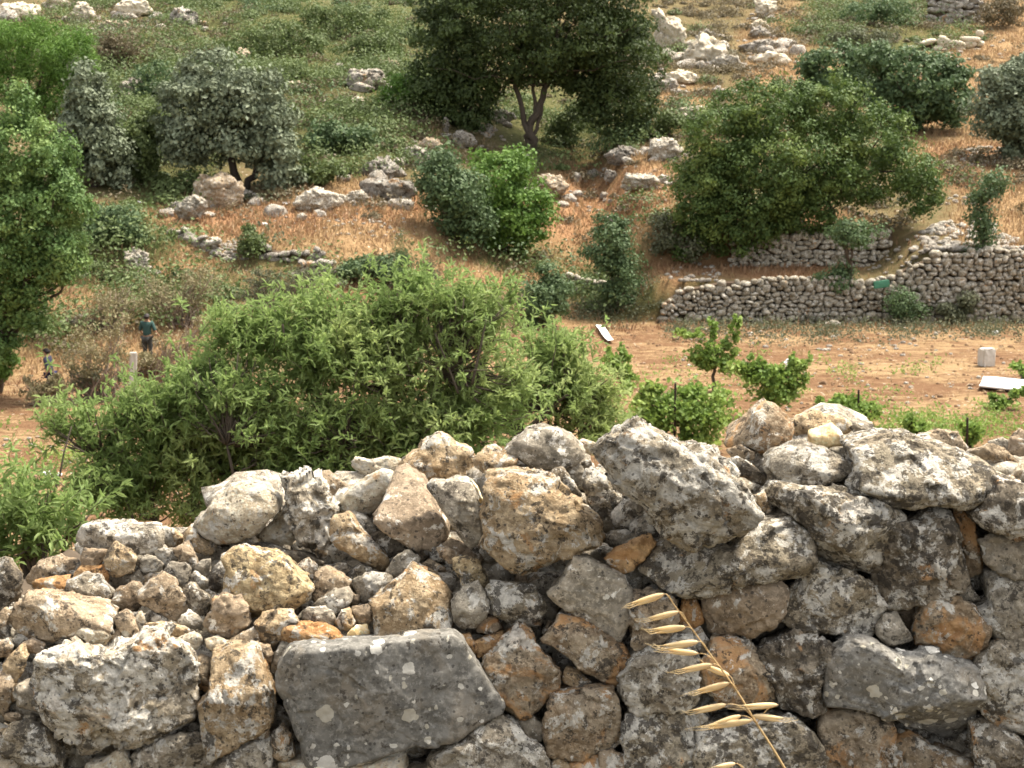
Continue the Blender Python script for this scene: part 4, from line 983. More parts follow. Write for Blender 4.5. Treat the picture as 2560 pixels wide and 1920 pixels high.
tree("dark_shrub", "low shrub at the foot of the tall right end of the terrace wall", "shrub", [(2060,670,34,18),(2090,655,22,20)], (2068,690), LM['sage'], 2600, .11, seed=33, D_off=-.8, r=.03)
tree("dark_shrub", "weedy shrub growing up the middle of the terrace wall", "shrub", [(1950,650,26,30),(1965,675,36,18)], (1958,694), LM['deep'], 2400, .10, seed=34, D_off=-.8, r=.03)
# single scrub bushes one can pick out on the green slope
for lab, lob, bs, mt, nn, sd_ in (
    ("rounded olive-green cushion bush above the two low pale rocks", [(645,165,36,18),(625,172,25,14)], (645,182), 'scrub', 1500, 201),
    ("light green broom bush spreading left of the dark tree", [(805,95,75,20),(770,112,50,18),(850,105,45,20)], (805,128), 'scrub', 3400, 202),
    ("fresh green broom tuft right of the broad pale outcrop", [(868,195,42,32),(850,215,45,24)], (866,238), 'bright', 2200, 203),
    ("deep green bush on the slope below the small bright boulder", [(715,292,50,28),(770,300,45,30),(690,310,40,20)], (735,328), 'deep', 3600, 204),
    ("dark greyish bush between the silvery olives at the top", [(345,170,50,38),(310,200,35,24)], (335,222), 'deep', 2600, 205),
    ("olive-green bush between the two silvery olives", [(310,300,38,50),(300,350,45,40),(330,260,20,30)], (310,395), 'scrub', 4200, 206),
    ("yellow-green grassy bush right of the dark tree's lobe", [(1455,268,38,24),(1425,290,30,20)], (1450,298), 'scrub', 1800, 207),
    ("big low green bush high on the left slope", [(600,80,90,32),(540,95,70,28),(660,100,60,28)], (600,122), 'scrub', 5200, 208),
    ("second low green bush high on the slope, right of the big one", [(730,45,80,30),(690,30,50,22),(790,40,50,28)], (735,75), 'scrub', 4400, 209),
    ("brown half-dead bush left of the narrow silvery olive's top", [(270,100,55,32),(230,120,40,25)], (258,142), 'brownscrub', 2600, 210),
    ("dark green bush near the top left of the small ruined wall", [(1870,28,60,28),(1930,20,50,22)], (1885,52), 'deep', 3200, 211),
    ("grey-green bush above the round dark green bush", [(1880,85,60,24),(1830,80,40,20)], (1865,108), 'sage', 2400, 212),
    ("brown thorny bush at the right of the small ruined wall", [(2155,30,40,32),(2180,15,35,25)], (2165,62), 'brownscrub', 2200, 213),
    ("low green bush right of the large silvery olive's foot", [(690,365,50,24),(660,385,40,18)], (680,402), 'scrub', 2400, 214),
    ("bush in shade behind the dark tree's trunk, right side", [(1250,260,50,34),(1215,290,40,24)], (1240,312), 'scrub', 2600, 215)):
    tree("scrub_bush", lab, "bush", lob, bs, LM[mt], nn, .17, seed=sd_, shell=.35, r=.04, limbs=6, group="scrub bushes on the slope", cpx=8)
# twiggy half-dry shrubs by the walkers
def twig_bush(label, lobes, base, mat, n, seed, D_off=0, twigs=60, group="dry twiggy shrubs by the walkers"):
    rs = np.random.RandomState(seed)
    b = ground(*base); D = b.y + D_off
    root = thing("dry_shrub", label, "shrub", b, group)
    P = crown_points(lobes, D, n, rs, .2, .2)
    P = P[P[:, 2] > b.z]
    V, Q = leaves(P, .085, rs, .5)
    link("foliage", mesh_from("foliage", V - np.array(b), Q, False), mat, root)
    acc = Acc()
    for k in range(twigs):
        q = P[rs.randint(len(P))]
        s = np.array(b) + (rs.normal() * .25, rs.normal() * .2, -.05)
        pp = limb(acc, s, q, .022, .006, rs, .1, 6, 4)
        limb(acc, pp[3], pp[3] + (q - s) * .35 + rs.normal(size=3) * .2, .01, .004, rs, .1, 4, 4)
    m = acc.mesh("twigs"); m.transform(__import__("mathutils").Matrix.Translation(-b))
    link("twigs", m, BK['twig'], root)
twig_bush("brownish dry shrub in front of the nearer walker's legs", [(95,842,40,30),(135,840,30,28),(70,840,30,26),(110,825,22,22)], (105,876), LM['dryleaf'], 2200, 48)
twig_bush("sparse twiggy shrub between the two walkers", [(230,740,70,60),(190,780,50,50),(240,700,42,34)], (225,868), LM['dryleaf'], 2200, 41, twigs=26)
twig_bush("grey-green twiggy shrub right of the nearer walker", [(180,810,50,35),(230,820,40,35)], (195,868), LM['sage'], 1400, 42)
twig_bush("bare twiggy shrub right of the pale post", [(392,748,42,38),(425,705,32,32)], (345,850), LM['dryleaf'], 700, 43, twigs=26)
twig_bush("half-dry shrub in front of the farther walker", [(330,780,40,20),(300,780,40,20),(378,768,26,16)], (325,806), LM['dryleaf'], 1500, 44, D_off=-1.0)
twig_bush("olive-brown shrub above the farther walker", [(380,640,80,45),(440,600,50,40),(330,640,40,40)], (395,705), LM['dryleaf'], 2600, 45)
twig_bush("pale dry shrub below the upright grey stone", [(250,650,70,40),(200,690,50,30)], (235,715), LM['dryleaf'], 2000, 46)
twig_bush("grey-green shrub above the almond tree's left part", [(580,640,60,30),(640,610,50,28),(560,600,40,25)], (590,690), LM['sage'], 3000, 47, D_off=-.5)

# ------------------------------------------------------------------ the almond trees just beyond the wall: leafy shoots on real branches
def almond(label, lobes, base_u, D, nshoots, seed, leaf=.066, group="almond trees behind the wall", mat=None, showlimbs=()):
    rs = np.random.RandomState(seed)
    bx = unproj(base_u * DS, 1200, D)[0]
    b = Vector((bx, D, float(terr(np.array([bx]), np.array([D]))[0])))
    root = thing("almond_tree", label, "tree", b, group)
    C = crown_points(lobes, D, nshoots, rs, .17, .25, .9)
    acc = Acc(); Vs = []; Qs = []; off = 0
    ctr = C.mean(0); fork = np.array(b) + np.array([0, 0, .5])
    mains = []
    tube(acc, [np.array(b) - (0, 0, .2), np.array(b) + (.02, 0, .25), fork], [.10, .085, .075], 8)
    for k in range(14):
        q = C[rs.randint(len(C))]
        mains.append(limb(acc, fork, fork + (q - fork) * .85, .042, .010, rs, .07, 10, 6))
    for pts, r0 in showlimbs:
        pp = np.array([unproj(u * DS, v * DS, D - .25) for u, v in pts])
        t = np.linspace(0, len(pp) - 1, 14)
        Pq = np.stack([np.interp(t, np.arange(len(pp)), pp[:, i]) for i in range(3)], 1)
        tube(acc, Pq, np.linspace(r0, r0 * .5, 14), 6); mains.append(Pq)
    M = np.concatenate(mains[:14]) if len(mains) > 14 else np.concatenate(mains)
    k_ = rs.uniform(size=len(C)) < .35
    C[k_] += rs.normal(size=(k_.sum(), 3)) * np.array([.14, .14, .12])
    k_ = rs.uniform(size=len(C)) < .06          # water shoots standing up
    C[k_, 2] += rs.uniform(.04, .20, k_.sum())
    for i, c in enumerate(C):
        j = np.argmin(((M - c) ** 2).sum(1)); m0 = M[j]
        dirn = unit((c - m0) * .6 + rs.normal(size=3) * .35 + (0, 0, .35))
        L = rs.uniform(.10, .26)
        t = np.linspace(0, 1, 6)[:, None]
        sh = c + dirn * L * t + np.array([0, 0, -.10]) * L * t ** 2 * rs.uniform(-.5, 2)
        if i % 3 == 0 and np.linalg.norm(c - m0) < .7:
            limb(acc, m0, c, .009, .004, rs, .05, 5, 4)
        tube(acc, sh, np.linspace(.0035, .0012, 6), 3) if i % 2 == 0 else None
        nl = rs.randint(11, 20)
        tt = rs.uniform(.05, 1.05, nl)
        P = np.stack([np.interp(tt, t[:, 0], sh[:, k]) for k in range(3)], 1)
        ax = unit(dirn * .75 + rs.normal(size=(nl, 3)) * .75 + (0, 0, -.15))
        Ll = leaf * rs.uniform(.7, 1.3, nl)
        N = unit(rs.normal(size=(nl, 3)) + (0, -.1, .7)); B = unit(np.cross(ax, N)); N = np.cross(B, ax)
        W = Ll * .125
        p0 = P; p1 = P + ax * (Ll * .35)[:, None] + N * (Ll * .04)[:, None]; p2 = P + ax * (Ll * .72)[:, None] - N * (Ll * .01)[:, None]; p3 = P + ax * Ll[:, None] - N * (Ll * .16)[:, None]
        w1 = (B * W[:, None]); f = N * (W * .5)[:, None]
        V = np.stack([p0, p1 + w1 + f, p1, p1 - w1 + f, p2 + w1 * .8 + f, p2, p2 - w1 * .8 + f, p3], 1)      # 8 per leaf
        Vs.append(V.reshape(-1, 3))
        q = np.array([[0, 2, 1, 1], [0, 3, 2, 2], [2, 5, 4, 1], [3, 6, 5, 2], [5, 7, 4, 4], [6, 7, 5, 5]])
        base_i = (np.arange(nl) * 8)[:, None, None] + off
        Qs.append(np.stack([np.array([[0, 2, 1], [0, 3, 2], [2, 5, 4], [2, 4, 1], [3, 6, 5], [3, 5, 2], [5, 7, 4], [6, 7, 5]])] * nl) + base_i)
        off += nl * 8
    V = np.concatenate(Vs) - np.array(b); Q = np.concatenate([q.reshape(-1, 3) for q in Qs])
    link("foliage", mesh_from("foliage", V, Q, False), mat or LM['almond'], root)
    m = acc.mesh("branches"); m.transform(__import__("mathutils").Matrix.Translation(-b))
    link("branches", m, BK['bark'], root)
almond("big leafy almond tree spreading behind the middle and left of the wall",
       [(560,830,165,105),(790,760,180,90),(950,700,120,75),(700,950,290,110),(420,940,170,90),(230,935,110,38),(330,1030,125,80),(900,860,140,85),(490,730,60,35),(600,1060,230,80),(1000,660,105,42),(850,650,95,35),(900,960,180,60),(1010,760,60,50),(760,1020,180,50),(175,935,65,28),(640,1000,200,80),(620,760,120,60),(400,860,110,60),(355,918,100,42),(250,1075,110,60),(400,1090,140,60),(480,1000,120,80),(1000,915,100,50),(560,930,160,80),(850,780,160,90),(1050,860,90,70),(1090,660,40,25),(690,690,70,30)],
       640, 12.0, 5700, 51, showlimbs=[([(200,985),(130,950)],.008),([(300,1150),(275,1090),(250,1035)],.012),([(1020,830),(1040,740),(1050,690)],.012),([(990,850),(960,770),(940,720)],.010),([(610,700),(620,760)],.01)])
almond("slender almond tree at the right end of the big leafy one",
       [(1200,800,45,40),(1190,860,80,40),(1265,880,50,50),(1310,930,50,32),(1205,760,30,24),(1110,895,70,38),(1160,775,30,22)],
       1130, 13.2, 760, 52, showlimbs=[([(1090,960),(1140,925),(1200,870),(1230,850)],.02),([(1120,960),(1180,900),(1215,860)],.012)])
almond("low leafy bush behind the far left end of the wall",
       [(110,1090,60,35),(60,1150,50,50),(140,1140,35,35),(20,1120,30,50),(10,1190,40,40),(90,1190,40,25)], 80, 9.0, 170, 57, leaf=.075, group=None)

# ------------------------------------------------------------------ vines in the field
def vine(label, lobes, base, n, seed, D=None, stake=None):
    rs = np.random.RandomState(seed)
    b = ground(*base); root = thing("vine", label, "vine", b, "young vines in the field")
    lobes = list(lobes)
    for l in list(lobes):          # long shoots standing out of the mass
        for i in range(3): lobes.append((l[0] + rs.uniform(-1, 1) * l[2], l[1] - l[3] * rs.uniform(.5, 1.25), l[2] * .16 + 3, l[3] * .32 + 4))
    P = crown_points(lobes, b.y, int(n * 1.6), rs, .27, .1)
    P = P[P[:, 2] > b.z + .05]
    V, Q = leaves(P, .115, rs, .8)
    link("foliage", mesh_from("foliage", V - np.array(b), Q, False), LM['vine'], root)
    acc = Acc(); c = P.mean(0)
    top = np.array(b) + np.array([(c - np.array(b))[0] * .5, 0, (c[2] - b.z) * .75])
    limb(acc, np.array(b) - (0, 0, .1), top, .055, .04, rs, .05, 7, 7)
    for k in range(12): limb(acc, top, P[rs.randint(len(P))], .025, .006, rs, .08, 6, 5)
    m = acc.mesh("trunk"); m.transform(__import__("mathutils").Matrix.Translation(-b))
    link("trunk", m, BK['bark'], root)
vine("young vine with a bare trunk and raised shoots, standing alone in the field", [(1535,762,42,26),(1485,722,28,8),(1590,712,12,24),(1540,715,8,24),(1520,790,40,18),(1560,780,30,20)], (1542,846), 1500, 61)
vine("bushy vine left of the pyramid rock's top", [(1665,825,58,38),(1640,800,40,25),(1725,805,25,25),(1680,860,40,25),(1600,800,30,15)], (1668,905), 2200, 62)
vine("wide vine mass rising behind the giant boulder", [(1480,880,90,45),(1540,890,65,45),(1420,905,55,45),(1500,940,80,30),(1390,870,40,30),(1400,950,40,30)], (1475,985), 3200, 63)
vine("low vine with a dark stake behind the flat ragged rock", [(1835,882,68,22),(1870,895,35,18),(1800,875,30,15)], (1848,918), 1500, 64)
vine("little vine behind the broad capstone", [(1970,918,20,20),(1985,935,22,14)], (1975,958), 420, 65)
vine("little vine with a stake near the right end of the wall", [(2105,945,26,18),(2090,930,16,10)], (2098,968), 420, 66)
vine("small vine right of the slender almond tree", [(1340,785,32,26),(1345,815,25,14)], (1345,850), 800, 67)
vine("yellowish vine shoot by the white plank at the right edge", [(2200,796,20,10),(2215,805,15,10)], (2205,830), 260, 68)
vine("low green regrowth below the white plank at the right edge", [(2160,868,40,10),(2205,850,20,10)], (2168,885), 420, 69)
def stake(label, u, v0, v1, near):
    b = ground(u, near); D = b.y - .3
    top = unproj(u * DS, v0 * DS, D); bot = np.array(unproj(u * DS, v1 * DS, D)); bot[2] = min(bot[2], float(terr(bot[:1], bot[1:2])[0])) - .1
    acc = Acc()
    tube(acc, [bot, np.array(top) - (0, 0, .03), top], [.028, .026, .022], 8)
    o = link("vine_stake", acc.mesh("vine_stake"), SK_MAT); m = o.data
    m.transform(__import__("mathutils").Matrix.Translation(-Vector(bot))); o.location = bot
    tag(o, label, "stake", "dark stakes beside the vines")
t_ = NT("dark_rusted_metal"); t_.surf(t_.bsdf((0.03, 0.02, 0.016), .8)); SK_MAT = t_.m
stake("dark metal stake in the low vine behind the flat ragged rock", 1855, 842, 885, 918)
stake("dark metal stake near the right end of the wall", 2090, 902, 945, 968)
stake("short dark stake in the wide vine mass", 1459, 828, 860, 985)
stake("dark stake just left of the pyramid rock", 1607, 935, 985, 985)
# ------------------------------------------------------------------ boulders on the hillside
_bid = 0
BPOS = []
def boulder(label, u, v, w, h, tone='hill', poly=None, group="boulders on the hillside", sink=.08, D_off=0, p=4.0, ridge=1.0, rough=2.0):
    """(u,v,w,h): box of the visible rock in the photo (2212 wide)"""
    global _bid
    _bid += 1
    rs = np.random.RandomState(300 + _bid)
    if u > 1400 and v < 260: w *= 1.25; h *= 1.25
    if u < 420 and v < 60: w *= 1.2; h *= 1.25
    b = ground(u, v + h / 2); D = b.y + D_off
    m = DS * D / FPX
    W, H = w * m / 2, h * m / 2; BPOS.append((b.x, b.y, W, H))
    if poly is None:
        k = 8; a = np.sort(np.arange(k) / k * 2 * np.pi + rs.uniform(-.2, .2, k))
        r = rs.uniform(.80, 1.18, k)
        P = np.stack([np.cos(a) * W * r, np.sin(a) * H * r], 1)
        P[:, 1] = np.maximum(P[:, 1], -H * .9)
        P[:, 1] += .25 * H * np.interp(P[:, 0], [-W, 0, W], [rs.uniform(-1, .3), 0, rs.uniform(-1, .3)])
    else:
        P = np.array([((x - u) * m, -(y - v) * m) for x, y in poly])
    V, Q, T, size = stone_geometry(P, rs.uniform(.7, 1.0) * max(W, H) * 1.5, 22 if w > 30 else 12, p=p, facets=4, seed=300 + _bid, top=ridge, rough=rough)
    c = Vector(unproj(u * DS, v * DS, D))
    o = link("boulder", mesh_from("boulder", V, Q), SM[tone], None, c + Vector((0, T * .1, -sink * H)))
    tag(o, label, "boulder", group)
    return o
B = boulder
B("big rounded brown boulder in front of the large silvery olive", 470, 410, 105, 82, 'tan', [(418,395),(425,380),(452,376),(470,368),(500,375),(520,400),(524,430),(500,452),(455,452),(425,440)])
B("lower grey boulder leaning on the big brown one's left", 412, 445, 74, 60, 'grey', D_off=-.6)
B("low broken outcrop right of the big brown boulder", 680, 432, 110, 54, 'grey')
B("small stone just under the low broken outcrop", 650, 468, 26, 20, 'grey')
B("long flat stone at the right end of the low broken outcrop", 735, 432, 60, 22, 'grey')
B("pale humped boulder topping the outcrop left of the vivid green bush", 818, 368, 96, 56, 'hill', D_off=.8)
B("long sloping boulder at the foot of the pale humped one", 835, 408, 112, 56, 'hill')
B("small boulder at the left foot of the sloping outcrop", 770, 425, 50, 34, 'grey')
B("slanting pale slab above the humped boulder", 905, 340, 85, 44, 'hill')
B("brownish pale rock at the top of the slanting slab", 925, 312, 55, 30, 'tan')
B("jagged pale rock left of the dark tree's trunk", 1000, 300, 55, 44, 'hill')
B("thin upright pale stone left of the dark tree", 963, 268, 14, 40, 'hill')
B("flat pale rock behind the dark tree's trunk", 1085, 250, 62, 30, 'hill')
B("pale rock beside the dark tree's trunk", 1052, 280, 42, 24, 'hill')
B("little pale stone at the dark tree's foot", 1130, 345, 34, 38, 'grey')
B("wide pale rock low in the shrubs right of the dark tree", 1345, 335, 82, 42, 'hill')
B("grey pointed boulder left of the broad rounded tree", 1440, 322, 84, 56, 'grey')
B("dark flat-topped boulder under the grey pointed one", 1382, 392, 92, 44, 'grey')
B("round pale stone standing on the reddish bank", 1319, 382, 28, 34, 'hill')
B("long smooth rock sloping down right of the vivid green bush", 1190, 402, 75, 66, 'tan')
B("small pale stone on the reddish bank, left one", 1245, 382, 24, 26, 'hill')
B("small pale stone on the reddish bank, middle one", 1282, 376, 34, 22, 'hill')
B("small pale stone lower on the reddish bank", 1306, 422, 28, 16, 'hill')
B("broad pale outcrop in the green slope left of the dark tree", 790, 168, 92, 50, 'hill')
B("brown slab above the broad pale outcrop", 838, 140, 50, 30, 'tan')
B("small bright boulder alone on the green slope", 770, 221, 38, 34, 'pale')
B("two low pale rocks by a green cushion", 640, 184, 46, 20, 'pale')
B("mushroom-shaped pale rock standing on the green slope", 523, 122, 32, 48, 'tan', [(507,110),(515,101),(530,101),(540,112),(533,118),(532,145),(518,145),(517,120)], p=3.2)
B("pale rock between the two silvery olives", 288, 190, 62, 46, 'hill')
B("pale round boulder near the top left", 181, 26, 42, 36, 'pale')
B("wide pale outcrop in the top left corner", 30, 22, 90, 32, 'pale')
B("pale rock at the top edge, left part", 122, 4, 44, 18, 'pale')
B("flat stone in the brown scrub near the top left", 240, 55, 70, 22, 'tan')
B("broken white outcrop at the top left", 285, 18, 60, 34, 'pale')
B("scattered white outcrop among scrub at the top", 395, 36, 50, 34, 'hill')
B("tall jagged cream crag right of the dark tree", 1445, 62, 78, 92, 'pale', [(1412,18),(1430,14),(1438,30),(1468,42),(1480,70),(1484,100),(1450,108),(1415,104),(1420,60)], p=3.2)
B("big pale boulder below the jagged cream crag", 1522, 112, 88, 52, 'pale')
B("dark-stained rock at the big pale boulder's right", 1568, 130, 50, 26, 'grey')
B("pale low rock on the brown slope, upper one", 1472, 165, 62, 26, 'pale')
B("pale low rock on the brown slope, lower one", 1442, 182, 42, 24, 'hill')
B("pale rock at the broad tree's upper left", 1500, 241, 66, 24, 'pale')
B("flat pale ledge near the top, lowest step", 1668, 124, 66, 24, 'pale')
B("flat pale ledge near the top, long middle step", 1655, 100, 90, 26, 'hill')
B("pale step rock near the top, fourth from the bottom", 1642, 70, 40, 20, 'hill')
B("pale step rock near the top, third from the bottom", 1640, 52, 36, 16, 'pale')
B("pale pinkish rock at the top edge right of centre", 1655, 16, 44, 40, 'pale')
B("small pale rock left of the flat pale ledges", 1530, 72, 30, 16, 'hill')
B("upright grey stone in dry grass at the left", 293, 565, 56, 52, 'grey', [(265,585),(268,545),(285,536),(318,545),(320,575),(312,590)], p=3.4)
B("low pale rock above the nearer walker", 170, 692, 50, 24, 'hill')
B("pale stone at the stony path's bend", 462, 521, 26, 20, 'pale')
B("grey rock at the foot of the right terrace wall", 1800, 700, 40, 18, 'grey')
B("large rounded stone bulging from the right terrace wall's foot", 1778, 668, 58, 40, 'far', D_off=-.4)

# ------------------------------------------------------------------ terrace walls and edging of loose stones
def rough_wall(name, label, pts, tops, bots, sw, sh, mat, seed, group=None, back=.5, taper=0.0, front=0):
    """dry-stone wall along plan points; z from bots to tops at each point"""
    rs = np.random.RandomState(seed); acc = Acc()
    pts = np.array(pts, float); seg = np.r_[0, np.cumsum(np.linalg.norm(np.diff(pts, axis=0), axis=1))]
    L = seg[-1]; z0 = min(bots); z1 = max(tops)
    base = Vector((*pts[len(pts) // 2], float(np.interp(L / 2, seg, bots))))
    root = thing(name, label, "wall", base, group)
    Dv, Qv = cubesphere(4)
    z = z0; row = 0
    while z < z1:
        h = rs.uniform(.65, 1.4) * sh; s = -rs.uniform(0, sw)
        while s < L:
            w = rs.uniform(.45, 1.7) * sw; sc = s + w / 2; s += w
            if not 0 <= sc <= L: continue
            zb, zt = np.interp(sc, seg, bots), np.interp(sc, seg, tops) + rs.uniform(-.5, .5) * sh
            hs = h * rs.uniform(.7, 1.35); zz = z + rs.uniform(-.3, .3) * h
            if zz < zb - h or zz + h * .6 > zt: continue
            x, y = np.interp(sc, seg, pts[:, 0]), np.interp(sc, seg, pts[:, 1])
            d = 1 + .22 * perlin(Dv * 1.5 + rs.uniform(0, 90, 3))
            for k in range(4):
                a = unit(rs.normal(size=3)); hh = Dv @ a * d
                d = d * np.where(hh > .78, .78 / np.maximum(hh, 1e-3), 1)
            sq = np.sign(Dv) * np.abs(Dv) ** .8
            a = rs.uniform(-.4, .4); ca, sa = math.cos(a), math.sin(a)
            P = sq * d[:, None] * np.array([w * .55, .22, hs * .60])
            P = np.stack([P[:, 0] * ca - P[:, 2] * sa, P[:, 1], P[:, 0] * sa + P[:, 2] * ca], 1)
            acc.add(P + (x, y + taper * (zz - zb) + rs.uniform(-.05, .05), zz + h / 2) - np.array(base), Qv)
        z += h * .92; row += 1
    link("stonework", acc.mesh("stonework"), mat, root)
    # packed earth and rubble behind
    V = []; Q = []
    for i, (p, zt, zb) in enumerate(zip(pts, tops, bots)):
        for dy, zz in ((.12, zb - .4), (.12 + taper * (zt - zb), zt - sh * .8), (back, zt - sh * .5), (back, zb - .4)):
            V.append((p[0] - base.x, p[1] + dy - base.y, zz - base.z))
        if i:
            for j in range(4): Q.append(((i - 1) * 4 + j, i * 4 + j, i * 4 + (j + 1) % 4, (i - 1) * 4 + (j + 1) % 4))
    link("packed_earth", mesh_from("packed_earth", V, Q, False), EARTH, root)
    return root
t_ = NT("dark_wall_earth"); tc_ = t_.n("ShaderNodeTexCoord"); t_.surf(t_.bsdf(t_.mix(t_.noise(tc_.outputs["Object"], 5, 5), (0.05, 0.036, 0.024), (0.14, 0.095, 0.06)), 1.0)); EARTH = t_.m

xs_ = np.array([5.3, 6.0, 7.5, 10, 12, 13.2, 14, 15, 17, 20, 24])
rough_wall("terrace_wall", "long tan dry stone terrace wall, low at left and tall at the right edge", [(x, 56.9) for x in xs_], [-7.3, -6.8, -6.5, -6.45, -6.5, -6.5, -6.0, -5.6, -5.4, -5.3, -5.35], [-8.1] * 11, .24, .17, SM['far'], 71, taper=.13)
xs2 = np.array([8.2, 9.5, 11, 12.2, 13.2, 14.2])
rough_wall("terrace_wall", "short upper terrace wall in the shade of the broad rounded tree", [(x, 60.4) for x in xs2], [-5.4, -5.2, -5.1, -5.05, -5.0, -5.0], [-6.5] * 6, .30, .19, SM['far'], 72, taper=.12)
g1, g2, g3 = ground(2006, 50), ground(2060, 52), ground(2118, 50)
rough_wall("terrace_wall", "small pale ruined wall high in the top right corner", [(g1.x, g1.y), (g2.x, g2.y), (g3.x, g3.y)], [g1.z + 2.3, g2.z + 2.45, g3.z + 2.2], [g1.z - .1, g2.z - .1, g3.z - .1], .55, .40, SM['hill'], 73)
g1, g2, g3 = ground(1995, 106), ground(2060, 108), ground(2122, 104)
rough_wall("terrace_wall", "long low row of pale stones below the small ruined wall", [(g1.x, g1.y), (g2.x, g2.y), (g3.x, g3.y)], [g1.z + .8, g2.z + .75, g3.z + .8], [g1.z - .1, g2.z - .1, g3.z - .1], .7, .35, SM['pale'], 74)
def edge_row(label, pix, hgt, seed, sw=.35, tone='hill'):
    G = [ground(*p) for p in pix]
    rough_wall("stone_edging", label, [(g.x, g.y) for g in G], [g.z + hgt for g in G], [g.z - .1 for g in G], sw, .2, SM[tone], seed, back=.3)
edge_row("low stone edging along the stony path's near side", [(365, 508), (400, 520), (440, 536), (472, 552)], .35, 75)
edge_row("low stone edging on the bank right of the small bright bush", [(560, 553), (600, 556), (650, 560), (690, 566)], .30, 76)
edge_row("tumbled grey stones where the bank drops, left of the dark shrub", [(645, 600), (680, 602), (715, 604)], .55, 77, .4, 'hill')
edge_row("short broken wall behind the upright sapling", [(1225, 628), (1270, 632), (1310, 636)], .55, 78, .4, 'far')

# loose stones nobody could count: scree, path rubble, field stones
def scree():
    rs = np.random.RandomState(9); acc = Acc(); Dv, Qv = cubesphere(2)
    areas = [(2080, 530, 110, 50, 230, .10, .26), (2160, 560, 60, 50, 160, .1, .24), (505, 545, 50, 22, 90, .06, .16), (465, 530, 30, 15, 25, .06, .14), (690, 600, 60, 30, 90, .08, .2), (640, 650, 60, 40, 40, .06, .15),
             (800, 490, 120, 30, 60, .05, .13), (2130, 340, 80, 20, 60, .1, .25), (2080, 435, 80, 10, 30, .08, .2), (2060, 600, 130, 30, 160, .1, .24), (1980, 640, 60, 30, 70, .08, .2), (1900, 690, 260, 12, 80, .06, .18), (1800, 720, 330, 40, 90, .05, .13), (1800, 820, 400, 90, 120, .04, .11), (150, 960, 150, 60, 60, .04, .09), (700, 470, 150, 20, 30, .05, .12), (1350, 420, 120, 60, 60, .06, .18), (1960, 560, 120, 40, 60, .08, .2), (1500, 600, 60, 30, 40, .08, .18),
             (600, 150, 500, 140, 70, .1, .3), (1600, 120, 250, 100, 60, .1, .3), (2080, 130, 130, 60, 50, .1, .28)]
    for (u, v, ru, rv, n, a, b) in areas:
        for i in range(n):
            r = math.sqrt(rs.uniform()); th = rs.uniform(0, 6.283)
            g = ground(u + ru * r * math.cos(th), v + rv * r * math.sin(th))
            s = rs.uniform(a, b) * .6
            d = 1 + .3 * perlin(Dv * 1.5 + rs.uniform(0, 90, 3))
            acc.add(Dv * d[:, None] * s * np.array([rs.uniform(1, 1.7), 1, rs.uniform(.6, 1)]) + np.array(g) + (0, 0, s * .25), Qv)
    Dv, Qv = cubesphere(5)          # smaller rocks crowd round every outcrop
    for (bx, by, W, H) in BPOS:
        if W < .35: continue
        for i in range(6):
            x = bx + rs.uniform(-1.7, 1.7) * W; y = by + rs.uniform(-.6, 1.6) * W; s = W * rs.uniform(.14, .42)
            d = 1 + .3 * perlin(Dv * 1.5 + rs.uniform(0, 90, 3)) + .14 * perlin(Dv * 4 + rs.uniform(0, 90, 3))
            for k in range(5):
                a = unit(rs.normal(size=3)); hh = Dv @ a * d
                d = d * np.where(hh > .7, .7 / np.maximum(hh, 1e-3), 1)
            acc.add(Dv * d[:, None] * s * np.array([rs.uniform(1, 1.6), 1, rs.uniform(.6, 1)]) + (x, y, float(terr(np.array([x]), np.array([y]))[0]) + s * .2), Qv)
    o = link("loose_rubble", acc.mesh("loose_rubble"), SM['hill']); tag(o, "pale loose stones strewn over the slope and field", "rubble", kind="stuff")
scree()

# ------------------------------------------------------------------ grass and low scrub
def blades(P, h, w, nb, rs, spread):
    n = len(P) * nb
    C = np.repeat(P, nb, 0) + rs.normal(size=(n, 3)) * np.array([spread, spread, 0])
    C[:, 2] = terr(C[:, 0], C[:, 1]) - .02
    H = np.repeat(h, nb) * rs.uniform(.5, 1.2, n)
    a = rs.uniform(0, 2 * np.pi, n); lean = rs.uniform(.05, .9, n)
    dx = np.stack([np.cos(a), np.sin(a), 0 * a], 1); sx = np.stack([-np.sin(a + .8), np.cos(a + .8), 0 * a], 1)
    m = C + dx * (H * lean * .35)[:, None] + np.array([0, 0, 1]) * (H * .6)[:, None]
    t = C + dx * (H * lean)[:, None] + np.array([0, 0, 1]) * H[:, None]
    W = (w * rs.uniform(.6, 1.4, n))[:, None]
    V = np.stack([C - sx * W * .5, C + sx * W * .5, m + sx * W * .45, t, m - sx * W * .45], 1).reshape(-1, 3)
    i = np.arange(n)[:, None] * 5
    Q = np.concatenate([i + np.array([0, 1, 2, 4])], 0)
    Tt = i + np.array([4, 2, 3, 3])
    return V, Q, i + np.array([4, 2, 3])

def cover_sample(n, rs, ymin=27, ymax=150):
    y = ymin + (ymax - ymin) * rs.uniform(size=n) ** 1.15
    x = rs.uniform(-.40, .40, n) * y
    return x, y

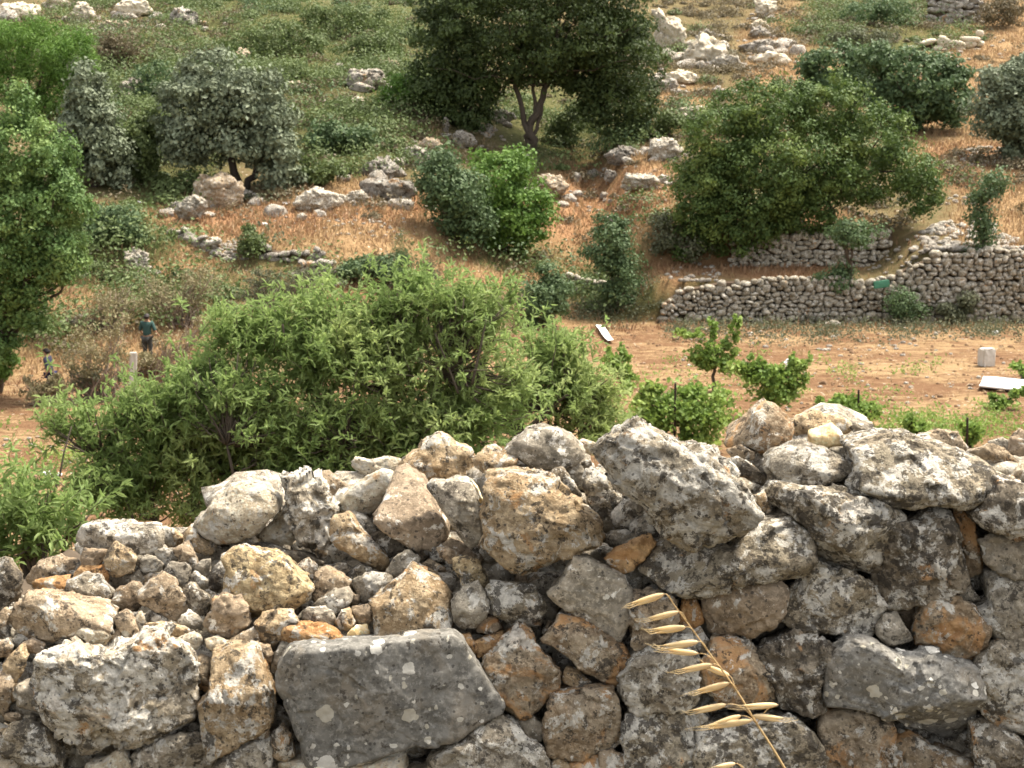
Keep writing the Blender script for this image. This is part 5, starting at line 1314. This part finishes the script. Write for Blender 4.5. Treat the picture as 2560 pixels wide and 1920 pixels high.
def grow():
    rs = np.random.RandomState(21)
    # golden and reddish dry grass
    for nm, key, col_i, n, hmul in (("dry_grass", 'gold', 0, 80000, 1.0), ("red_dry_grass", 'rust', 1, 70000, .9)):
        x, y = cover_sample(n, rs); dry, red, gre, field, d = cover(x, y)
        if col_i == 0: pr = np.clip(dry * 1.0 - gre * .5 + .05 * (d > 0), 0, 1) * (d > .5) + .012 * field
        else: pr = np.clip(red * .9 + dry * .35 - gre * .4 + .04 * (d > 0), 0, 1) * (d > .3) + .35 * np.exp(-((d + 1.2) / 1.2) ** 2)
        k = rs.uniform(size=n) < pr * .55
        P = np.stack([x[k], y[k], 0 * x[k]], 1)
        wdt = .016 + .00035 * P[:, 1].mean()
        V, Q, T = blades(P, rs.uniform(.10, .34, len(P)) * hmul, wdt * .8, 9, rs, .24)
        Qa = np.concatenate([Q[:, [0, 1, 2]], Q[:, [0, 2, 3]], T])
        o = link(nm, mesh_from(nm, V, Qa, False), LM[key]); tag(o, "dry grass over the hillside" if col_i == 0 else "reddish dry grass on the banks", "grass", kind="stuff")
    # cushions of low scrub
    for nm, key, n, seed in (("green_scrub", 'scrub', 10000, 1), ("dark_green_scrub", 'deep', 3500, 4), ("brown_scrub", 'brownscrub', 9000, 2), ("grey_scrub", 'sage', 4500, 3)):
        rs = np.random.RandomState(60 + seed)
        x, y = cover_sample(n, rs, 42, 140); dry, red, gre, field, d = cover(x, y)
        nz = perlin(np.stack([x * .25 + seed * 9, y * .15, 0 * x], -1))
        bro = cover.brown
        base = {1: gre * (.34 + .6 * nz) + .03 * (1 - dry), 2: .22 * (1 - .75 * gre) * (.6 + nz) * (1 - .7 * dry) + .04 + .5 * bro, 3: .035 + .06 * gre * (.5 + nz), 4: gre * np.clip(nz - .05, 0, 1) * 1.0}[seed]
        s_right = sstep(3.6, 5.4, x) * (d < 4)
        k = (rs.uniform(size=n) < base) & (d > 1.2) & (s_right < .5)
        X, Y = x[k], y[k]; nl = 260 if seed in (1, 4) else 120
        R_ = rs.uniform(.3, 1.0, len(X)) ** 1.5 * (1.9 if seed in (1, 4) else 1.0)
        Cn = np.stack([X, Y, terr(X, Y)], 1)
        Dv = unit(rs.normal(size=(len(X), nl, 3))); Dv[..., 2] = np.abs(Dv[..., 2])
        rr = rs.uniform(.55, 1.05, (len(X), nl)) * (1 + .3 * rs.normal(size=(len(X), 1)) * 0)
        rr = rr * (1 + .35 * perlin((Dv * 1.8 + Cn[:, None, :]).reshape(-1, 3)).reshape(rr.shape))
        P = Cn[:, None, :] + Dv * (rr * R_[:, None])[..., None] * np.array([1.2, 1.1, .70])
        V, Q = leaves(P.reshape(-1, 3), .145, rs, .6, .4, None, unit(Dv + .25 * rs.normal(size=Dv.shape)).reshape(-1, 3))
        o = link(nm, mesh_from(nm, V, Q, False), LM[key])
        tag(o, {1: "low green scrub cushions covering the slope", 4: "darker green scrub on the slope", 2: "brown dried scrub on the slope", 3: "grey-green scrub tufts on the slope"}[seed], "scrub", kind="stuff")
    # weeds along the terrace wall foot and in the field
    rs = np.random.RandomState(77)
    us = rs.uniform(1230, 2212, 300); vs = 712 + rs.normal(size=300) * 14 - (us < 1450) * 30
    P = np.array([ground(u, v) for u, v in zip(us, vs)])
    P2 = np.array([ground(u, v) for u, v in zip(np.r_[rs.uniform(1900, 2212, 60), rs.uniform(1250, 2212, 60), rs.uniform(0, 300, 25)], np.r_[rs.uniform(900, 960, 60), rs.uniform(760, 960, 60), rs.uniform(900, 1050, 25)])])
    for nm, PP, key in (("wall_foot_weeds", P, 'sage'), ("field_weeds", P2, 'vine')):
        nl = 40
        Q_ = PP[:, None, :] + np.abs(rs.normal(size=(len(PP), nl, 3))) * np.array([.22, .2, .16]) * np.sign(rs.normal(size=(len(PP), nl, 3)) + np.array([0, 0, 9]))
        V, Q = leaves(Q_.reshape(-1, 3), .10, rs, .45, .5)
        o = link(nm, mesh_from(nm, V, Q, False), LM[key]); tag(o, "weeds growing low on the ground", "weeds", kind="stuff")
    # straw and clods left by the plough
    rs = np.random.RandomState(78); n = 26000
    y = 26 + 34 * rs.uniform(size=n); x = rs.uniform(-.40, .40, n) * y; d = y - ystart(x)
    k = (d < .5) & (rs.uniform(size=n) < .35 + .9 * np.clip(perlin(np.stack([x * .5, y * .9, 0 * x], -1)) + .1, 0, 1)); x, y = x[k], y[k]
    C = np.stack([x, y, terr(x, y) + rs.uniform(.01, .05, len(x))], 1)
    V, Q = leaves(C, .22, rs, .13, 2.2)
    o = link("straw", mesh_from("straw", V, Q, False), LM['gold']); tag(o, "cut straw scattered over the ploughed field", "straw", kind="stuff")
    acc = Acc(); Dv, Qv = cubesphere(2); n = 2600
    y = 26 + 33 * rs.uniform(size=n) ** .9; x = rs.uniform(-.38, .38, n) * y; k = (y - ystart(x)) < 0; x, y = x[k], y[k]; z = terr(x, y)
    for i in range(len(x)):
        s = rs.uniform(.02, .055) * (1.8 if rs.uniform() < .05 else 1); dd = 1 + .35 * perlin(Dv * 1.7 + rs.uniform(0, 90, 3))
        acc.add(Dv * dd[:, None] * s * np.array([1.2, 1.1, .9]) + (x[i], y[i], z[i] + s * .2), Qv)
    o = link("soil_clods", acc.mesh("soil_clods"), CLOD); tag(o, "reddish clods of ploughed soil", "soil", kind="stuff")
    # straw and rank growth close behind the wall
    x = rs.uniform(-5, 5, 2600); y = rs.uniform(6, 16, 2600)
    x = np.r_[x, rs.uniform(-3.4, -1.2, 1500)]; y = np.r_[y, rs.uniform(5.6, 9.5, 1500)]
    V, Q, T = blades(np.stack([x, y, 0 * x], 1), np.r_[rs.uniform(.3, .7, 2600), rs.uniform(.2, .5, 1500)], .010, 6, rs, .10)
    o = link("rank_grass", mesh_from("rank_grass", V, np.concatenate([Q[:, [0, 1, 2]], Q[:, [0, 2, 3]], T]), False), LM['gold']); tag(o, "tall dry grass on the slope right behind the wall", "grass", kind="stuff")
t_ = NT("red_soil_clods"); tc_ = t_.n("ShaderNodeTexCoord"); t_.surf(t_.bsdf(t_.mix(t_.noise(tc_.outputs["Object"], 3, 5), (0.12, 0.066, 0.036), (0.22, 0.14, 0.08)), 1.0)); CLOD = t_.m
grow()

# ------------------------------------------------------------------ things people left in the field
def plain(name, c, rough=.6, spec=.3):
    t = NT(name); tc = t.n("ShaderNodeTexCoord")
    n = t.noise(tc.outputs["Object"], 9, 5)
    t.surf(t.bsdf(t.mix(t.ramp(n, .3, .8), c, tuple(k * .86 for k in c)), rough, None, spec)); return t.m
WHITE = plain("white_painted_board", (.82, .81, .78)); CONC = plain("pale_concrete", (.50, .46, .40), .9); GREENP = plain("green_plastic", (.06, .20, .12)); BAG = plain("white_plastic_bag", (.80, .80, .79), .4)

def slab_from_pixels(name, label, cat, pix, D, th, mat, lift=.06):
    """a board lying on the ground, outlined by pixels, bent a little along its length"""
    G = [ground(*p) for p in pix]
    c = sum(G, Vector()) / len(G)
    bm = bmesh.new()
    lo = [bm.verts.new(g - c + Vector((0, 0, lift))) for g in G]
    f = bm.faces.new(lo)
    ex = bmesh.ops.extrude_face_region(bm, geom=[f])
    for e in ex["geom"]:
        if isinstance(e, bmesh.types.BMVert): e.co += Vector((0, -.01, th))
    bmesh.ops.recalc_face_normals(bm, faces=bm.faces)
    bmesh.ops.subdivide_edges(bm, edges=bm.edges[:], cuts=3, use_grid_fill=True)
    for v_ in bm.verts: v_.co.z += .03 * math.sin(v_.co.x * 3 + v_.co.y * 2)
    bmesh.ops.bevel(bm, geom=[e for e in bm.edges if e.calc_face_angle(0) > .8], offset=.008, segments=1, affect='EDGES')
    me = bpy.data.meshes.new(name); bm.to_mesh(me); bm.free()
    return tag(link(name, me, mat, None, c), label, cat)
slab_from_pixels("white_board", "white board lying askew on the bank below the upright sapling", "board", [(1286,712),(1301,711),(1325,742),(1313,747)], 0, .03, WHITE, .12)
slab_from_pixels("white_board", "long white board on the field at the right edge of the photo", "board", [(2114,845),(2123,826),(2180,830),(2250,834),(2250,853),(2180,850)], 0, .05, WHITE, .10)

def small_box(name, label, cat, u, v, w, h, mat, tilt=0.0, rot=.3, depth=None):
    b = ground(u, v + h / 2); m = DS * b.y / FPX
    bm = bmesh.new(); bmesh.ops.create_cube(bm, size=1)
    dd = depth or w * m * .8
    for v_ in bm.verts: v_.co = Vector((v_.co.x * w * m, v_.co.y * dd, v_.co.z * h * m))
    bmesh.ops.bevel(bm, geom=bm.edges[:], offset=min(w, h) * m * .08, segments=2, affect='EDGES')
    bmesh.ops.subdivide_edges(bm, edges=bm.edges[:], cuts=2, use_grid_fill=True)
    rs = np.random.RandomState(int(u))
    for v_ in bm.verts: v_.co += Vector(rs.normal(size=3)) * min(w, h) * m * .018
    me = bpy.data.meshes.new(name); bm.to_mesh(me); bm.free()
    o = link(name, me, mat, None, b + Vector((0, 0, h * m * .48))); o.rotation_euler = (0, tilt, rot)
    return tag(o, label, cat)
small_box("concrete_block", "pale concrete block standing in the field near the right edge", "block", 2130, 771, 31, 40, CONC)
small_box("boundary_post", "short whitish post among twiggy shrubs at the left", "post", 289, 808, 16, 104, CONC, .06)
small_box("green_panel", "small green panel lying on top of the terrace wall", "panel", 1904, 611, 34, 16, GREENP, -.12, .1, .08).location = Vector(unproj(1904 * DS, 614 * DS, 56.6))
def litter(label, u, v, w, h, seed):
    b = ground(u, v); m = DS * b.y / FPX; rs = np.random.RandomState(seed)
    Dv, Q = cubesphere(6); d = 1 + .5 * perlin(Dv * 2 + seed) + .25 * perlin(Dv * 5 + seed)
    V = Dv * d[:, None] * np.array([w * m / 2, w * m / 2.5, max(h, 5) * m / 2])
    o = link("white_litter", mesh_from("white_litter", V, Q, False), BAG, None, b + Vector((0, 0, h * m * .4)))
    tag(o, label, "litter", "white scraps lying about")
litter("crumpled white bag behind the bushy vine", 1708, 796, 26, 24, 3)
litter("white scrap on the path left of the brown boulder", 299, 441, 18, 6, 4)
litter("white scrap left of the low broken outcrop", 619, 442, 16, 6, 5)
litter("white scrap below the low broken outcrop", 571, 487, 16, 6, 6)
litter("larger white scrap in the field at the far left", 98, 1026, 22, 8, 7)
litter("smaller white scrap beside it in the far left field", 128, 1030, 12, 7, 8)
litter("white scrap at the foot of the right terrace wall", 1652 + 500, 720, 16, 6, 9)

# ------------------------------------------------------------------ the two walkers
def skin_mesh(name, verts, edges, radii, mat, parent, root=0, sub=1):
    me = bpy.data.meshes.new(name); me.from_pydata([Vector(v) for v in verts], edges, []); me.update()
    o = link(name, me, mat, parent)
    o.modifiers.new("Skin", 'SKIN')
    for i, r in enumerate(radii):
        rr = r if isinstance(r, tuple) else (r, r)
        me.skin_vertices[0].data[i].radius = rr
    me.skin_vertices[0].data[root].use_root = True
    o.modifiers["Skin"].use_smooth_shade = True
    s = o.modifiers.new("Subdivision", 'SUBSURF'); s.levels = sub; s.render_levels = sub
    return o

SKIN = plain("tanned_skin", (.30, .17, .10), .6); HAIR = plain("dark_hair", (.018, .012, .010), .6); EYE = plain("dark_eye", (.02, .015, .01), .3); SHOE = plain("dark_shoe", (.03, .028, .026), .6)
def person(label, base, height, facing, shirt_c, trouser_c, arms, legs, lean=0.0, headturn=0.0):
    b = ground(*base)
    root = thing("person", label, "person", b, None)
    root.rotation_euler = (0, 0, facing); s = height / 1.70; root.scale = (s, s, s)
    L = lambda z, y=0.0: -lean * max(0, z - .9) + y           # forward is -y
    V = [(0, 0, .93), (0, L(1.05), 1.05), (0, L(1.22), 1.22), (0, L(1.38), 1.38), (0, L(1.45, -.01), 1.46), (0, L(1.55, -.02), 1.56), (0, L(1.63, -.02), 1.64)]
    E = [(0, 1), (1, 2), (2, 3), (3, 4), (4, 5), (5, 6)]; Rr = [(.15, .11), (.13, .10), (.155, .11), (.15, .10), .052, (.078, .092), .062]
    V += [(0, L(1.57, -.105), 1.565), (0, L(1.53, -.085), 1.515)]; E += [(5, 7), (5, 8)]; Rr += [.014, .028]          # nose, chin
    for sx in (-1, 1):
        i = len(V); V.append((sx * .085, L(1.56, 0), 1.57)); E.append((5, i)); Rr.append(.016)                     # ears
    shirt_V = V[:4]; shirt_R = [(.165, .125), (.15, .12), (.172, .125), (.165, .115)]; shirt_E = [(0, 1), (1, 2), (2, 3)]
    tr_V = [V[0]]; tr_R = [(.165, .12)]; tr_E = []
    for sx, (el, ha), (kn, ft) in zip((-1, 1), arms, legs):
        sh = (sx * .175, L(1.40), 1.40); i = len(V)
        V += [sh, el, ha]; E += [(3, i), (i, i + 1), (i + 1, i + 2)]; Rr += [.058, .042, .028]
        h = np.array(ha); dr = unit(h - np.array(el)); side = unit(np.cross(dr, [0, 0, 1]) + 1e-6); w = len(V) - 1
        pm = h + dr * .05; V.append(tuple(pm)); E.append((w, len(V) - 1)); Rr.append((.034, .018)); pi_ = len(V) - 1
        for k, (o_, ln) in enumerate(((-.027, .055), (-.009, .07), (.009, .066), (.027, .05))):
            j = len(V); V += [tuple(pm + side * o_ + dr * .035), tuple(pm + side * o_ + dr * (.035 + ln * .8) + np.array([0, 0, -.015]))]
            E += [(pi_, j), (j, j + 1)]; Rr += [.010, .008]
        j = len(V); V += [tuple(h + dr * .03 + side * .04 * sx), tuple(h + dr * .065 + side * .055 * sx)]; E += [(w, j), (j, j + 1)]; Rr += [.012, .009]
        m = len(shirt_V); shirt_V += [sh, tuple((np.array(sh) + np.array(el)) / 2), tuple(np.array(el) * .92 + np.array(ha) * .08)]
        shirt_E += [(3, m), (m, m + 1), (m + 1, m + 2)]; shirt_R += [.075, .064, .056]
        hip = (sx * .09, 0, .88); i = len(V); V += [hip, kn, ft, (ft[0], ft[1] - .15, ft[2] - .04)]
        E += [(0, i), (i, i + 1), (i + 1, i + 2), (i + 2, i + 3)]; Rr += [.095, .058, .040, .034]
        m = len(tr_V); tr_V += [hip, kn, (ft[0], ft[1], ft[2] + .03)]; tr_E += [(0, m), (m, m + 1), (m + 1, m + 2)]; tr_R += [.108, .074, .062]
        sh_ = skin_mesh("shoe", [(ft[0], ft[1] + .03, ft[2] - .03), (ft[0], ft[1] - .16, ft[2] - .045)], [(0, 1)], [.052, .042], SHOE, root)
    skin_mesh("body", V, E, Rr, SKIN, root)
    skin_mesh("shirt", shirt_V, shirt_E, shirt_R, shirt_c, root)
    skin_mesh("trousers", tr_V, tr_E, tr_R, trouser_c, root)
    Dv, Q = cubesphere(8); P = Dv * np.array([.096, .112, .10]) * (1 + .06 * perlin(Dv * 6 + 3))[:, None]
    P[:, 1] += .03 * (P[:, 2] < .02); keep = P[:, 2] < -.01
    P[keep, 1] = np.maximum(P[keep, 1], .0)
    P[:, 2] = np.maximum(P[:, 2], -.075)
    link("hair", mesh_from("hair", P + np.array([0, L(1.6, 0), 1.605]), Q), HAIR, root)
    for sx in (-1, 1):
        Dv, Q = cubesphere(3)
        link("eye", mesh_from("eye", Dv * .010 + np.array([sx * .032, L(1.57, -.100), 1.585]), Q), EYE, root)
    return root
person("dark-haired person in a greyish blue shirt and blue trousers walking left through dry growth", (112, 868), 1.42, R(-95),
       plain("greyish_blue_cotton", (.055, .06, .095), .9), plain("blue_denim", (.025, .03, .10), .9),
       [((-.24, -.06, 1.13), (-.23, -.28, 1.02)), ((.23, .08, 1.12), (.24, -.06, .90))], [((-.09, -.16, .48), (-.09, -.14, .09)), ((.09, .02, .47), (.09, .24, .12))], lean=.16)
person("dark-haired person in a dark green shirt seen from behind among dry shrubs", (320, 790), 1.5, R(170),
       plain("dark_green_cotton", (.035, .075, .065), .9), plain("dark_trousers", (.05, .05, .045), .9),
       [((-.30, .02, 1.14), (-.38, -.10, .95)), ((.25, -.02, 1.12), (.20, -.20, 1.0))], [((-.10, -.03, .48), (-.11, .0, .09)), ((.10, -.05, .48), (.11, .03, .09))], lean=.08)

# ------------------------------------------------------------------ the wild oats in front of the wall
def straw_mat():
    t = NT("dry_oat_straw"); gi = t.n("ShaderNodeNewGeometry"); tc = t.n("ShaderNodeTexCoord"); oi = t.n("ShaderNodeObjectInfo")
    n = t.noise(tc.outputs["Object"], 160, 4)
    c = t.mix(n, (0.80, 0.62, 0.33), (0.90, 0.78, 0.52))
    p = t.bsdf(c, .55, None, .35); tr = t.n("ShaderNodeBsdfTranslucent"); t.t.links.new(c, tr.inputs[0])
    m = t.n("ShaderNodeMixShader"); m.inputs[0].default_value = .5; t.t.links.new(p, m.inputs[1]); t.t.links.new(tr.outputs[0], m.inputs[2])
    t.surf(m.outputs[0]); return t.m
STRAW = straw_mat()
t_ = NT("oat_stalk"); t_.surf(t_.bsdf((0.44, 0.30, 0.14), .6)); STALK = t_.m
def oat(label, stem, spikes, D, seed):
    rs = np.random.RandomState(seed)
    ox, oy, s = ZONE['E']
    px = lambda p, dd=0.0: np.array(unproj(p[0] * s + ox, p[1] * s + oy, D + dd))
    S3 = np.array([px(p) for p in stem])
    foot = S3[-1].copy(); foot[2] = -2.0; foot[0] += .12; S3 = np.vstack([S3, (S3[-1] * .5 + foot * .5) + (.0, 0, 0), foot])
    b = Vector(foot); root = thing("wild_oat", label, "oat", b, "dry wild oats in front of the wall")
    t = np.linspace(0, len(S3) - 1, 60)
    P = np.stack([np.interp(t, np.arange(len(S3)), S3[:, i]) for i in range(3)], 1)
    k = np.array([.25, .5, .25])
    for _ in range(3):
        P[1:-1] = np.stack([np.convolve(P[:, i], k, 'valid') for i in range(3)], 1)
    acc = Acc(); tube(acc, P - foot, np.interp(t, [0, 3, len(S3)], [.0004, .0009, .0018]), 6)
    for (a, e, w) in spikes:
        A, E_ = px(a, rs.uniform(-.01, .01)), px(e, rs.uniform(-.012, .012))
        j = np.argmin(np.abs(P[:, 2] - (A[2] - .012 - .25 * abs(A[0] - np.interp(-A[2], -P[:, 2], P[:, 0])))))
        q = P[j]; mid = (q + A) / 2 + np.array([0, 0, .35 * np.linalg.norm(A - q)])
        tt = np.linspace(0, 1, 9)[:, None]
        C = q * (1 - tt) ** 2 + 2 * mid * tt * (1 - tt) + A * tt ** 2
        tube(acc, C - foot, np.linspace(.0005, .00035, 9), 5)
        # spikelet: two boat-shaped glumes and a pale floret, open a little at the tip
        sp = Acc(); ax = E_ - A; Ln = np.linalg.norm(ax); ax = ax / Ln
        up_ = unit(np.cross(ax, [0, 1, 0])); up_ = up_ * np.sign(up_[2] + 1e-9); sd = np.cross(ax, up_)
        W = 1.45 * w * s * D / FPX
        for g, (opn, tip, wid) in enumerate(((.15, 1.0, .55), (-.15, .93, .55), (0.0, .84, .42))):
            tq = np.linspace(0, tip, 16); V = []; m_ = 8
            for q_ in tq:
                x = q_ / tip
                r = W * wid * .5 * (np.sin(np.pi * min(x, 1) ** .62) ** .9 + .02)
                ctr = A + ax * Ln * q_ + up_ * W * opn * (x * 1.6)
                for h in range(m_):
                    an = h / m_ * 2 * np.pi
                    rib = 1 + .06 * math.cos(an * 4)
                    V.append(ctr + up_ * r * math.cos(an) * rib + sd * r * .75 * math.sin(an) * rib)
            Q = [(i * m_ + h, i * m_ + (h + 1) % m_, (i + 1) * m_ + (h + 1) % m_, (i + 1) * m_ + h) for i in range(15) for h in range(m_)]
            sp.add(np.array(V) - foot, Q)
        tube(sp, np.array([A + ax * Ln * .7, E_, E_ + ax * Ln * .16 + up_ * W * .12]) - foot, [.0005, .0004, .0002], 4)
        for q_ in (-1, 1):
            a0 = A + ax * Ln * .45 + up_ * W * .1 * q_; tube(sp, np.array([a0, A + ax * Ln * 1.05 + up_ * W * .25 * q_, A + ax * Ln * rs.uniform(1.25, 1.45) + up_ * W * rs.uniform(-.2, .9)]) - foot, [.0004, .0003, .00015], 4)
        link("spikelet", sp.mesh("spikelet"), STRAW, root)
    link("stalk", acc.mesh("stalk"), STALK, root)
SPK = [((1000,455),(762,535),46), ((1100,578),(872,638),40), ((1150,685),(910,715),50), ((1238,785),(975,828),48), ((1235,868),(985,846),42), ((1330,942),(1105,992),44), ((1450,1022),(1285,958),42), ((1450,1070),(1210,1140),46), ((1428,1220),(1182,1275),46), ((1785,1222),(1530,1240),44), ((1605,1297),(1832,1328),44), ((1530,1297),(1330,1365),44), ((1610,1330),(1280,1380),46)]
oat("arching dry wild oat with pale spikelets in front of the wall", [(1010,455),(1075,545),(1190,700),(1320,880),(1440,1040),(1540,1190),(1620,1330),(1720,1480),(1830,1660),(1960,1900)], SPK, 1.62, 1)
oat("second wild oat with one spikelet at the bottom of the photo", [(1500,1625),(1560,1680),(1660,1850),(1760,2050)], [((1490,1628),(1345,1662),42),((1640,1780),(1440,1850),42)], 1.66, 2)
